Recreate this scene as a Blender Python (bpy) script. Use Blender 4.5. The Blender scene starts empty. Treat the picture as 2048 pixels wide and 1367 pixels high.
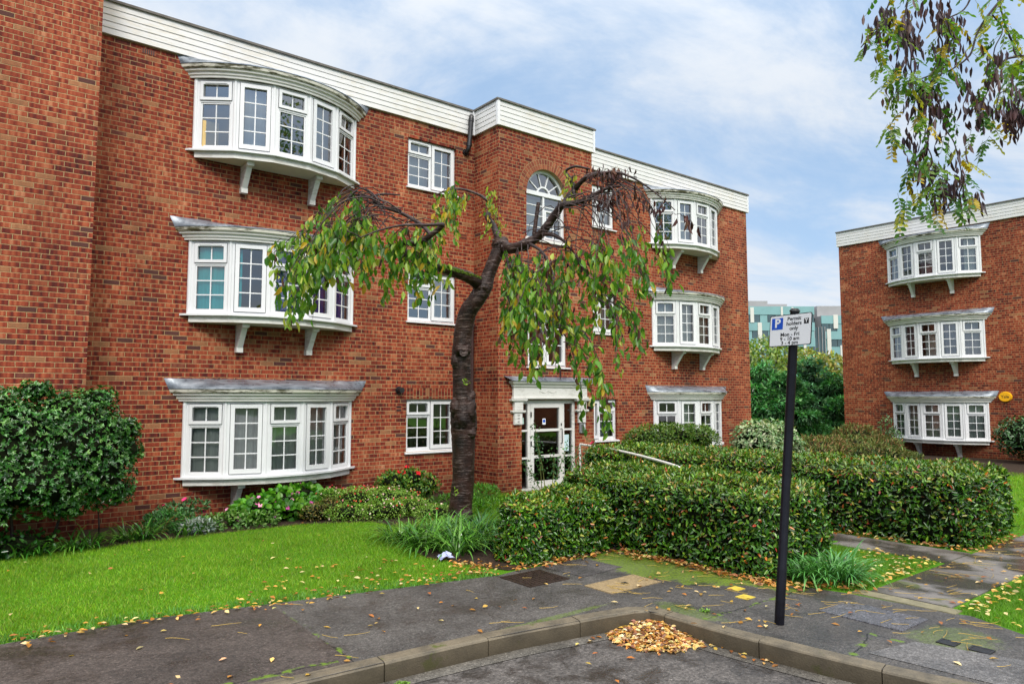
import bpy, bmesh, math, random
import numpy as np
from mathutils import Vector, Matrix
from mathutils.geometry import tessellate_polygon

SC = bpy.context.scene
COL = SC.collection
RNG = np.random.default_rng(7)
random.seed(7)
R = math.radians

# ------------------------------------------------------------------ camera model
F_PX, CX, CY, HZ, CAM_H = 1414.0, 1024.0, 683.5, 793.0, 2.0
PITCH = math.atan((HZ - CY) / F_PX)
YAW = R(51.6)
FH = Vector((math.cos(YAW), math.sin(YAW), 0))
RV = Vector((math.sin(YAW), -math.cos(YAW), 0))
FW = FH * math.cos(PITCH) + Vector((0, 0, math.sin(PITCH)))
UP = Vector((0, 0, math.cos(PITCH))) - FH * math.sin(PITCH)
CAM = Vector((0, 0, CAM_H))


def at(px, py, d):
    """pixel of the 2048 px photograph and depth in metres -> world point"""
    return CAM + (FW * F_PX + RV * (px - CX) + UP * (CY - py)) * (d / F_PX)


# ------------------------------------------------------------------ scene graph helpers
def tag(o, label=None, cat=None, group=None, kind=None):
    if label: o['label'] = label
    if cat: o['category'] = cat
    if group: o['group'] = group
    if kind: o['kind'] = kind
    return o


def thing(name, label, cat, loc=(0, 0, 0), group=None):
    o = bpy.data.objects.new(name, None)
    COL.objects.link(o)
    o.location = loc
    o.empty_display_size = .2
    return tag(o, label, cat, group)


def link(name, me, mats, parent=None):
    o = bpy.data.objects.new(name, me)
    COL.objects.link(o)
    for m in (mats if isinstance(mats, (list, tuple)) else [mats]):
        me.materials.append(m)
    if parent is not None:
        o.parent = parent
        if parent.type == 'EMPTY':
            o.matrix_parent_inverse = Matrix.Translation(-Vector(parent.location))
    return o


class Frame:
    """local frame on a facade: u along, v up, w outward"""
    def __init__(s, o, u, n):
        s.o = Vector(o); s.u = Vector(u).normalized(); s.n = Vector(n).normalized()

    def __call__(s, u, v, w):
        p = s.o + s.u * u + s.n * w
        return (p.x, p.y, p.z + v)


WORLD = None


class MB:
    def __init__(s, fr=None):
        s.v = []; s.f = []; s.m = []; s.sm = []; s.fr = fr

    def P(s, p):
        return s.fr(*p) if s.fr else tuple(p)

    def add(s, vs, fs, mi=0, smooth=False):
        b = len(s.v)
        s.v += [s.P(p) for p in vs]
        for f in fs:
            s.f.append([i + b for i in f]); s.m.append(mi); s.sm.append(smooth)

    def box(s, a0, a1, b0, b1, c0, c1, mi=0):
        """in world: x,y,z ranges; in a frame: u,v,w ranges"""
        vs = [(x, y, z) for x in (a0, a1) for y in (b0, b1) for z in (c0, c1)]
        s.add(vs, [(0, 1, 3, 2), (4, 6, 7, 5), (0, 4, 5, 1), (2, 3, 7, 6), (0, 2, 6, 4), (1, 5, 7, 3)], mi)

    def quad(s, a, b, c, d, mi=0):
        s.add([a, b, c, d], [(0, 1, 2, 3)], mi)

    def prism(s, poly, ext, mi=0, smooth=False):
        """poly: list of 3d points, ext: function giving the far copy"""
        n = len(poly)
        vs = list(poly) + [ext(p) for p in poly]
        fs = [tuple(range(n)), tuple(range(2 * n - 1, n - 1, -1))]
        s.add(vs, fs, mi)
        s.add(vs, [(i, (i + 1) % n, n + (i + 1) % n, n + i) for i in range(n)], mi, smooth)

    def tube(s, pts, rad, n=8, mi=0, cap=True, wob=0.0):
        pts = [Vector(p) for p in pts]
        k = len(pts)
        t0 = (pts[1] - pts[0]).normalized()
        ref = Vector((0, 0, 1)) if abs(t0.z) < .9 else Vector((1, 0, 0))
        a = t0.cross(ref).normalized()
        vs = []
        for i, p in enumerate(pts):
            t = (pts[min(i + 1, k - 1)] - pts[max(i - 1, 0)])
            if t.length < 1e-9: t = t0
            t.normalize()
            a = (a - t * a.dot(t))
            if a.length < 1e-6: a = t.orthogonal()
            a.normalize()
            b = t.cross(a)
            r = rad[i] if hasattr(rad, '__len__') else rad
            for j in range(n):
                q = 2 * math.pi * j / n
                rr = r * (1 + (random.uniform(-wob, wob) if wob else 0))
                vs.append(tuple(p + a * (math.cos(q) * rr) + b * (math.sin(q) * rr)))
        fs = []
        for i in range(k - 1):
            for j in range(n):
                fs.append((i * n + j, i * n + (j + 1) % n, (i + 1) * n + (j + 1) % n, (i + 1) * n + j))
        s.add(vs, fs, mi, True)
        if cap:
            s.add(vs, [tuple(range(n - 1, -1, -1)), tuple(range((k - 1) * n, k * n))], mi)

    def grid(s, rows, mi=0, smooth=True):
        m = len(rows[0])
        vs = [p for r in rows for p in r]
        fs = [(i * m + j, i * m + j + 1, (i + 1) * m + j + 1, (i + 1) * m + j)
              for i in range(len(rows) - 1) for j in range(m - 1)]
        s.add(vs, fs, mi, smooth)

    def build(s, name, mats, parent=None, fix=True, bevel=0):
        me = bpy.data.meshes.new(name)
        me.from_pydata(s.v, [], s.f)
        me.polygons.foreach_set('material_index', s.m)
        me.polygons.foreach_set('use_smooth', s.sm)
        if fix or bevel:
            bm = bmesh.new(); bm.from_mesh(me)
            if bevel:
                bmesh.ops.remove_doubles(bm, verts=bm.verts, dist=1e-5)
            bmesh.ops.recalc_face_normals(bm, faces=bm.faces)
            if bevel:
                es = [e for e in bm.edges if len(e.link_faces) == 2 and e.calc_face_angle(0) > .6]
                bmesh.ops.bevel(bm, geom=es, offset=bevel, segments=2, affect='EDGES', clamp_overlap=True)
            bm.to_mesh(me); bm.free()
        me.update()
        return link(name, me, mats, parent)


def smooth_path(pts, step=6):
    """Catmull-Rom through points (tuples of any length)"""
    P = [np.array(p, float) for p in pts]
    P = [2 * P[0] - P[1]] + P + [2 * P[-1] - P[-2]]
    out = []
    for i in range(1, len(P) - 2):
        for k in range(step):
            t = k / step
            out.append(.5 * ((2 * P[i]) + (-P[i - 1] + P[i + 1]) * t + (2 * P[i - 1] - 5 * P[i] + 4 * P[i + 1] - P[i + 2]) * t * t
                             + (-P[i - 1] + 3 * P[i] - 3 * P[i + 1] + P[i + 2]) * t ** 3))
    out.append(P[-2])
    return out


def unit(a):
    return a / np.maximum(np.linalg.norm(a, axis=-1, keepdims=True), 1e-9)


def rdir(n):
    return unit(RNG.normal(size=(n, 3)))


def pick(cols, n, p=None, jit=.18):
    c = np.array(cols, float)
    i = RNG.choice(len(c), n, p=None if p is None else np.array(p) / sum(p))
    return np.clip(c[i] * (1 + RNG.normal(0, jit, (n, 1))) * (1 + RNG.normal(0, jit * .3, (n, 3))), .002, .95)


def leaf_mesh(name, C, A, N, L, W, colr, mat, parent=None, fold=.3, curl=.12, wide=.38):
    """many leaves: base C, axis A, normal N -> one mesh of two quads each"""
    n = len(C)
    A = unit(A); S = unit(np.cross(A, N)); N = np.cross(S, A)
    L = np.broadcast_to(np.asarray(L, float), (n,))[:, None]
    W = np.broadcast_to(np.asarray(W, float), (n,))[:, None]
    fz = N * W * fold * .5
    V = np.stack([C,
                  C + A * L * wide + S * W * .5 + fz,
                  C + A * L * .74 + S * W * .36 + fz - N * L * curl * .5,
                  C + A * L - N * L * curl,
                  C + A * L * .74 - S * W * .36 + fz - N * L * curl * .5,
                  C + A * L * wide - S * W * .5 + fz], axis=1).reshape(-1, 3)
    base = (np.arange(n) * 6)[:, None]
    Fq = np.concatenate([base + np.array([[0, 1, 2, 3]]), base + np.array([[0, 3, 4, 5]])], axis=1).reshape(-1, 4)
    return raw_mesh(name, V, Fq, np.repeat(colr, 6, axis=0), mat, parent)


def raw_mesh(name, V, Fc, colr, mat, parent=None, smooth=False):
    k = Fc.shape[1]
    me = bpy.data.meshes.new(name)
    me.vertices.add(len(V)); me.vertices.foreach_set('co', np.ascontiguousarray(V, dtype=np.float32).ravel())
    me.loops.add(Fc.size); me.loops.foreach_set('vertex_index', np.ascontiguousarray(Fc, dtype=np.int32).ravel())
    me.polygons.add(len(Fc)); me.polygons.foreach_set('loop_start', (np.arange(len(Fc)) * k).astype(np.int32))
    if smooth:
        me.polygons.foreach_set('use_smooth', np.ones(len(Fc), bool))
    at_ = me.attributes.new('col', 'FLOAT_COLOR', 'POINT')
    c4 = np.concatenate([colr, np.ones((len(colr), 1))], axis=1).astype(np.float32)
    at_.data.foreach_set('color', c4.ravel())
    me.update(calc_edges=True)
    return link(name, me, mat, parent)


# ------------------------------------------------------------------ node helpers
class NT:
    def __init__(s, name):
        s.mat = bpy.data.materials.new(name); s.mat.use_nodes = True
        s.t = s.mat.node_tree; s.t.nodes.clear()

    def n(s, typ, **kw):
        nd = s.t.nodes.new(typ)
        for k, v in kw.items():
            setattr(nd, k, v)
        return nd

    def set(s, sock, v):
        if hasattr(v, 'is_output') or isinstance(v, bpy.types.NodeSocket):
            s.t.links.new(v, sock)
        elif v is not None:
            if isinstance(v, (tuple, list)) and len(v) == 3 and sock.type == 'RGBA':
                v = (*v, 1)
            sock.default_value = v

    def m(s, op, a, b=None, c=None, clamp=False):
        nd = s.n('ShaderNodeMath', operation=op, use_clamp=clamp)
        s.set(nd.inputs[0], a); s.set(nd.inputs[1], b)
        if c is not None: s.set(nd.inputs[2], c)
        return nd.outputs[0]

    def sstep(s, x, a, b):
        nd = s.n('ShaderNodeMapRange', interpolation_type='SMOOTHSTEP')
        s.set(nd.inputs[0], x); nd.inputs[1].default_value = a; nd.inputs[2].default_value = b
        nd.inputs[3].default_value = 0; nd.inputs[4].default_value = 1
        return nd.outputs[0]

    def rng(s, x, a, b, c, d):
        nd = s.n('ShaderNodeMapRange')
        s.set(nd.inputs[0], x)
        for i, v in enumerate((a, b, c, d)): nd.inputs[i + 1].default_value = v
        return nd.outputs[0]

    def mix(s, f, a, b, typ='MIX'):
        nd = s.n('ShaderNodeMix', data_type='RGBA', blend_type=typ)
        s.set(nd.inputs[0], f); s.set(nd.inputs[6], a); s.set(nd.inputs[7], b)
        return nd.outputs[2]

    def xyz(s, a, b, c):
        nd = s.n('ShaderNodeCombineXYZ')
        for i, v in enumerate((a, b, c)): s.set(nd.inputs[i], v)
        return nd.outputs[0]

    def sep(s, v):
        nd = s.n('ShaderNodeSeparateXYZ'); s.set(nd.inputs[0], v)
        return nd.outputs

    def noise(s, vec, scale, detail=3, rough=.55, dist=0):
        nd = s.n('ShaderNodeTexNoise')
        if vec is not None: s.set(nd.inputs['Vector'], vec)
        nd.inputs['Scale'].default_value = scale; nd.inputs['Detail'].default_value = detail
        nd.inputs['Roughness'].default_value = rough; nd.inputs['Distortion'].default_value = dist
        return nd.outputs[0]

    def white(s, vec):
        nd = s.n('ShaderNodeTexWhiteNoise', noise_dimensions='3D'); s.set(nd.inputs[0], vec)
        return nd.outputs[0]

    def ramp(s, x, stops):
        nd = s.n('ShaderNodeValToRGB'); e = nd.color_ramp.elements
        while len(e) > 1: e.remove(e[0])
        e[0].position = stops[0][0]; e[0].color = (*stops[0][1], 1)
        for p, c in stops[1:]:
            k = e.new(p); k.color = (*c, 1)
        s.set(nd.inputs[0], x)
        return nd.outputs[0]

    def geo(s):
        g = s.n('ShaderNodeNewGeometry')
        return g.outputs['Position'], g.outputs['True Normal']

    def bump(s, h, strength=.5, dist=.01):
        nd = s.n('ShaderNodeBump'); s.set(nd.inputs['Height'], h)
        nd.inputs['Strength'].default_value = strength; nd.inputs['Distance'].default_value = dist
        return nd.outputs[0]

    def pbr(s, col, rough=.5, spec=.5, bump=None, metal=0, out=True):
        b = s.n('ShaderNodeBsdfPrincipled')
        s.set(b.inputs['Base Color'], col); s.set(b.inputs['Roughness'], rough)
        s.set(b.inputs['Specular IOR Level'], spec); s.set(b.inputs['Metallic'], metal)
        if bump is not None: s.set(b.inputs['Normal'], bump)
        if out: s.out(b.outputs[0])
        return b.outputs[0]

    def out(s, sh):
        o = s.n('ShaderNodeOutputMaterial'); s.t.links.new(sh, o.inputs[0])
        return s.mat


def simple(name, col, rough=.5, spec=.5, var=.12, scale=6, metal=0, bs=0):
    t = NT(name); pos, _ = t.geo()
    nz = t.noise(pos, scale, 4)
    c = t.mix(t.rng(nz, .3, .7, 0, 1), tuple(x * (1 - var) for x in col), tuple(min(1, x * (1 + var)) for x in col))
    t.pbr(c, rough, spec, t.bump(t.noise(pos, scale * 12, 3), bs, .004) if bs else None, metal)
    return t.mat


def brick_material(name, soldier=False, seed=0.0):
    t = NT(name); pos, nrm = t.geo()
    x, y, z = t.sep(pos); nx, ny, nz_ = t.sep(nrm)
    side = t.m('GREATER_THAN', t.m('ABSOLUTE', nx), .6)
    h = t.m('ADD', t.m('MULTIPLY', x, t.m('SUBTRACT', 1, side)), t.m('MULTIPLY', y, side))
    wob = t.m('MULTIPLY', t.m('SUBTRACT', t.noise(pos, 16, 2), .5), .010)
    wob2 = t.m('MULTIPLY', t.m('SUBTRACT', t.noise(pos, 23, 2), .5), .010)
    u, v = (z, h) if soldier else (h, z)
    u = t.m('ADD', u, wob); v = t.m('ADD', v, wob2)
    rv = t.m('DIVIDE', v, .075); row = t.m('FLOOR', rv); fv = t.m('SUBTRACT', rv, row)
    jit = t.m('MULTIPLY', t.white(t.xyz(row, 3.3, seed)), .10)
    off = t.m('ADD', t.m('MULTIPLY', t.m('FLOORED_MODULO', row, 2), 0.0 if soldier else .5), jit)
    uu = t.m('ADD', t.m('DIVIDE', u, .225), off); cl = t.m('FLOOR', uu); fu = t.m('SUBTRACT', uu, cl)
    du = t.m('MULTIPLY', t.m('MINIMUM', fu, t.m('SUBTRACT', 1, fu)), .225)
    dv = t.m('MULTIPLY', t.m('MINIMUM', fv, t.m('SUBTRACT', 1, fv)), .075)
    d = t.m('MINIMUM', du, dv)
    mask = t.sstep(d, .0028, .0075)
    r1 = t.white(t.xyz(cl, row, seed)); r3 = t.white(t.xyz(cl, row, seed + 9.1))
    band = t.noise(t.xyz(t.m('MULTIPLY', u, 17), t.m('MULTIPLY', row, 7.31), seed), 1.0, 1, .5)
    band = t.rng(band, .32, .68, 0, 1)
    patch = t.noise(pos, .9, 3)
    k = t.m('ADD', t.m('ADD', t.m('ADD', .05, t.m('MULTIPLY', r1, .34)), t.m('MULTIPLY', band, .52)), t.m('MULTIPLY', t.m('SUBTRACT', patch, .49), .75))
    c = t.ramp(k, [(0, (.048, .008, .007)), (.20, (.105, .014, .010)), (.38, (.180, .026, .013)), (.55, (.260, .046, .020)),
                   (.75, (.33, .084, .036)), (1, (.46, .195, .10))])
    c = t.mix(t.m('MULTIPLY', t.sstep(r3, .93, .97), .7), c, (.30, .15, .07))
    c = t.mix(t.m('MULTIPLY', t.sstep(r3, .0, .05), -1.0), c, c)
    c = t.mix(t.sstep(r3, .03, .015), c, (.085, .03, .025))
    gr = t.rng(t.noise(pos, 95, 3, .65), .25, .75, .68, 1.3)
    c = t.mix(1, c, t.xyz(gr, gr, gr), 'MULTIPLY')
    mort = t.mix(t.noise(pos, 5, 3), (.29, .185, .085), (.43, .30, .155))
    c = t.mix(mask, mort, c)
    lg = t.rng(t.noise(t.xyz(t.m('MULTIPLY', h, 1.5), t.m('MULTIPLY', z, .45), 0.0), .8, 5, .6), .3, .7, .70, 1.2)
    c = t.mix(1, c, t.xyz(lg, lg, lg), 'MULTIPLY')
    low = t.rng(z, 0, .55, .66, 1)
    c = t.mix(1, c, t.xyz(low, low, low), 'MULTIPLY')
    hgt = t.m('ADD', mask, t.m('MULTIPLY', t.noise(pos, 60, 4), .55))
    t.pbr(c, .8, .25, t.bump(hgt, .75, .008))
    return t.mat


def leaf_material(name, rough=.4, trans=.3, spec=.5):
    t = NT(name)
    a = t.n('ShaderNodeAttribute', attribute_name='col')
    b = t.pbr(a.outputs[0], rough, spec, out=False)
    tr = t.n('ShaderNodeBsdfTranslucent')
    t.t.links.new(t.mix(1, a.outputs[0], (1.3, 1.35, .6), 'MULTIPLY'), tr.inputs[0])
    mx = t.n('ShaderNodeMixShader'); mx.inputs[0].default_value = trans
    t.t.links.new(b, mx.inputs[1]); t.t.links.new(tr.outputs[0], mx.inputs[2])
    t.out(mx.outputs[0])
    return t.mat


def glass_material(name, refl=.16, tint=(.82, .88, .88)):
    t = NT(name); pos, _ = t.geo()
    lw = t.n('ShaderNodeLayerWeight'); lw.inputs[0].default_value = .35
    gl = t.n('ShaderNodeBsdfGlossy'); gl.inputs['Roughness'].default_value = .015
    gl.inputs['Color'].default_value = (.95, .97, 1, 1)
    t.set(gl.inputs['Normal'], t.bump(t.noise(pos, 2.2, 1), .05, .02))
    tr = t.n('ShaderNodeBsdfTransparent'); tr.inputs[0].default_value = (*tint, 1)
    mx = t.n('ShaderNodeMixShader')
    t.set(mx.inputs[0], t.m('ADD', refl, t.m('MULTIPLY', lw.outputs['Fresnel'], .75), clamp=True))
    t.t.links.new(tr.outputs[0], mx.inputs[1]); t.t.links.new(gl.outputs[0], mx.inputs[2])
    t.out(mx.outputs[0])
    return t.mat


def trim_material(name, base=(.76, .755, .73), dirt=.5, moss=(.10, .09, .035)):
    """painted timber: grime in streaks on the mouldings"""
    t = NT(name); pos, nrm = t.geo()
    x, y, z = t.sep(pos); nz = t.sep(nrm)[2]
    st = t.noise(t.xyz(t.m('MULTIPLY', x, 5), t.m('MULTIPLY', y, 5), t.m('MULTIPLY', z, 22)), 1.0, 6, .68)
    big = t.noise(pos, 1.3, 2)
    up = t.rng(nz, -.2, .7, 0, .25)
    mk = t.sstep(t.m('ADD', t.m('ADD', st, t.m('MULTIPLY', t.m('SUBTRACT', big, .5), .55)), up), .60 - dirt * .17, .74 - dirt * .10)
    mk = t.m('MULTIPLY', mk, dirt, clamp=True)
    c = t.mix(t.noise(pos, 3, 3), base, tuple(v * .84 for v in base))
    c = t.mix(mk, c, moss)
    t.pbr(c, .55, .35, t.bump(st, .15, .004))
    return t.mat


M = {}
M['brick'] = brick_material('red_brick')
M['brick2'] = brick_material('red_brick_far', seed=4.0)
M['soldier'] = brick_material('soldier_brick', True, 2.0)
M['upvc'] = simple('white_upvc', (.70, .71, .73), .32, .5, .03, 2)
M['trim'] = trim_material('painted_trim', (.71, .705, .68), dirt=.25)
M['cornice'] = trim_material('weathered_cornice', (.70, .68, .60), .97, (.06, .055, .022))
M['sillm'] = trim_material('painted_sill', (.76, .75, .72), .35, (.22, .20, .13))
M['soffit'] = simple('painted_soffit', (.62, .57, .47), .6, .3, .08, 3)
M['cladding'] = trim_material('white_cladding', (.70, .70, .70), .22, (.5, .40, .2))
M['lead'] = None
M['roof_edge'] = simple('roof_edge_felt', (.13, .12, .11), .8, .3, .25, 9, bs=.3)
M['felt'] = simple('roof_felt', (.10, .10, .10), .9, .2, .2, 2)
M['black_plastic'] = simple('black_plastic', (.012, .012, .014), .32, .5, .2, 8)
M['brown_plastic'] = simple('dark_pipe', (.04, .018, .016), .45, .4, .2, 8)
M['gasket_shade'] = simple('grey_gasket_shade', (.10, .10, .11), .6)  # pane gaskets, and the painted shadow lines between sash and frame
M['glass'] = glass_material('window_glass', .12)
M['glass_hi'] = glass_material('sky_facing_glass', .22)
M['glass_dark'] = glass_material('door_glass', .085, (.5, .5, .5))
M['room'] = simple('room_wall', (.30, .28, .25), .9, .1, .15, 1)
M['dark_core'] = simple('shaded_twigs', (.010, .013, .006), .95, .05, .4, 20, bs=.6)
M['soil'] = simple('damp_soil', (.035, .022, .014), .9, .25, .5, 22, bs=.9)


def lead_material():
    t = NT('lead_sheet'); pos, nrm = t.geo()
    n1 = t.noise(pos, 4, 5, .6); n2 = t.noise(pos, 28, 4)
    c = t.ramp(n1, [(.3, (.085, .105, .13)), (.5, (.17, .20, .24)), (.72, (.34, .38, .43))])
    t.pbr(c, t.rng(n1, .3, .7, .18, .5), .6, t.bump(t.m('ADD', n1, t.m('MULTIPLY', n2, .3)), .4, .02), .25)
    return t.mat


M['lead'] = lead_material()


def cloth(name, col, trans=.35):
    t = NT(name); pos, _ = t.geo()
    x, y, z = t.sep(pos)
    nz = t.noise(t.xyz(t.m('MULTIPLY', x, 30), t.m('MULTIPLY', y, 30), t.m('MULTIPLY', z, 1.5)), 1, 3)
    c = t.mix(nz, tuple(v * .7 for v in col), tuple(min(1, v * 1.15) for v in col))
    b = t.pbr(c, .9, .1, out=False)
    tr = t.n('ShaderNodeBsdfTranslucent'); t.set(tr.inputs[0], c)
    mx = t.n('ShaderNodeMixShader'); mx.inputs[0].default_value = trans
    t.t.links.new(b, mx.inputs[1]); t.t.links.new(tr.outputs[0], mx.inputs[2]); t.out(mx.outputs[0])
    return t.mat


M['net'] = cloth('net_curtain', (.80, .80, .76))
M['grey_net'] = cloth('grey_net_curtain', (.68, .70, .66))
M['pale_blind'] = cloth('pale_blind', (.66, .72, .76), .2)
M['teal_cloth'] = cloth('teal_curtain', (.04, .72, .74), .05)
M['blue_cloth'] = cloth('blue_curtain', (.04, .10, .60), .2)
M['brown_cloth'] = cloth('brown_curtain', (.20, .09, .06), .2)
M['mauve_cloth'] = cloth('mauve_curtain', (.42, .34, .40), .3)
M['card'] = simple('cardboard', (.62, .45, .20), .8, .2, .1, 4)

# ------------------------------------------------------------------ measures of the place
YF, YB, XR = 12.5, 11.62, 26.5           # main facade, projecting blocks, facade of the second building
X0, X1 = 1.5, 19.25                      # back wall from the left block to the right end
SX0, SX1 = 8.84, 11.61                   # stair block
ZF = 7.74                                # underside of the cladding
ZT = 8.27
FLOORS = (.69, 3.37, 6.16)
PHYS_GROUND = 0.0

BOW_R, BOW_S = 2.10, .62                 # bow: radius and depth
BOW_U = (-1.46, -.92, -.32, .32, .92, 1.46)


def bow(u, d=0.0):
    """point on the bow offset d, taken along the radius through u on the base arc"""
    th = math.asin(max(-1, min(1, u / BOW_R)))
    return (BOW_R + d) * math.sin(th), max(0.0, (BOW_R + d) * math.cos(th) - (BOW_R - BOW_S))


def bow_end(d):
    return math.acos((BOW_R - BOW_S) / (BOW_R + d))


def sash_bars(fr, mb, u0, u1, v0, v1, nu, nv, w=-.034, t=.019):
    for i in range(1, nu):
        u = u0 + (u1 - u0) * i / nu
        mb.box(u - t / 2, u + t / 2, v0, v1, w, w + .012)
    for j in range(1, nv):
        v = v0 + (v1 - v0) * j / nv
        mb.box(u0, u1, v - t / 2, v + t / 2, w + .001, w + .013)


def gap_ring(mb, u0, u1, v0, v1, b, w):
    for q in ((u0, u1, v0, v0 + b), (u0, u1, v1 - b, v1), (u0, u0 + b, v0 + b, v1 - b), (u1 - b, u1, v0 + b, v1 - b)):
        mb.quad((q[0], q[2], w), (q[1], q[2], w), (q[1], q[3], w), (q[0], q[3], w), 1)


def rect_frame(mb, u0, u1, v0, v1, b, w0, w1, bb=None, gap=False):
    bb = bb or b
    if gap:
        gap_ring(mb, u0 - .009, u1 + .009, v0 - .009, v1 + .009, .009, .003)  # dark strip painted as the shadow line round the sash
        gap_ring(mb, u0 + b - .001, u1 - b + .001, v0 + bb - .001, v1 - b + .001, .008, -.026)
    mb.box(u0, u0 + b, v0, v1, w0, w1); mb.box(u1 - b, u1, v0, v1, w0, w1)
    mb.box(u0 + b, u1 - b, v1 - b, v1, w0, w1); mb.box(u0 + b, u1 - b, v0, v0 + bb, w0, w1)


def window_light(fr, kind, u0, u1, v0, v1, parent, frame, glass, vent=False):
    """one light of a window: sash meshes with their glazing bars, and the panes, as sub-parts"""
    g = MB(fr)
    gv = -.03
    if kind == 'fan':
        vt = v0 + (v1 - v0) * .71
        frame.box(u0, u1, vt - .025, vt + .02, -.07, .0)
        s = MB(fr)
        rect_frame(s, u0 - .012, u1 + .012, vt + .012, v1 + .012, .05, -.045, .022, gap=True)
        sash_bars(fr, s, u0 + .04, u1 - .04, vt + .06, v1 - .04, 2, 1)
        if vent:
            s.box(u0 + .07, u1 - .07, v1 - .022, v1 - .002, .022, .034)
        s.build('sash', [M['upvc'], M['gasket_shade']], parent)
        g.quad((u0 + .03, vt + .05, gv), (u1 - .03, vt + .05, gv), (u1 - .03, v1 - .03, gv), (u0 + .03, v1 - .03, gv))
        s = MB(fr)
        rect_frame(s, u0, u1, v0, vt - .025, .025, -.05, -.012)
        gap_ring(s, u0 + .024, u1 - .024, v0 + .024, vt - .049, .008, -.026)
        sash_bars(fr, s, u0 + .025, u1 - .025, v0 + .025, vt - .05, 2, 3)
        s.build('sash', [M['upvc'], M['gasket_shade']], parent)
        g.quad((u0 + .02, v0 + .02, gv), (u1 - .02, v0 + .02, gv), (u1 - .02, vt - .04, gv), (u0 + .02, vt - .04, gv))
    else:
        nv = {'tall': 4, 'tall3': 3, 'plain': 1}.get(kind, 4)
        s = MB(fr)
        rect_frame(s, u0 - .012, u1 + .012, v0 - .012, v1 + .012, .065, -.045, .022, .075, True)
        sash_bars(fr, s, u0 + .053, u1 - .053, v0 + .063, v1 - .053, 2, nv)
        s.build('sash', [M['upvc'], M['gasket_shade']], parent)
        g.quad((u0 + .045, v0 + .055, gv), (u1 - .045, v0 + .055, gv), (u1 - .045, v1 - .045, gv), (u0 + .045, v1 - .045, gv))
    g.build('pane', glass, parent, fix=False)


def wavy(mb, fr_pts, v0, v1, amp=.025, n=60, freq=26):
    lo, hi = [], []
    for i in range(n + 1):
        u, w = fr_pts(i / n)
        k = amp * math.sin(i / n * freq * 2.1 + 1.3 * math.sin(i * .37))
        lo.append((u, v0, w + k * 1.2)); hi.append((u, v1, w + k * .7))
    mb.grid([lo, hi])


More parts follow.
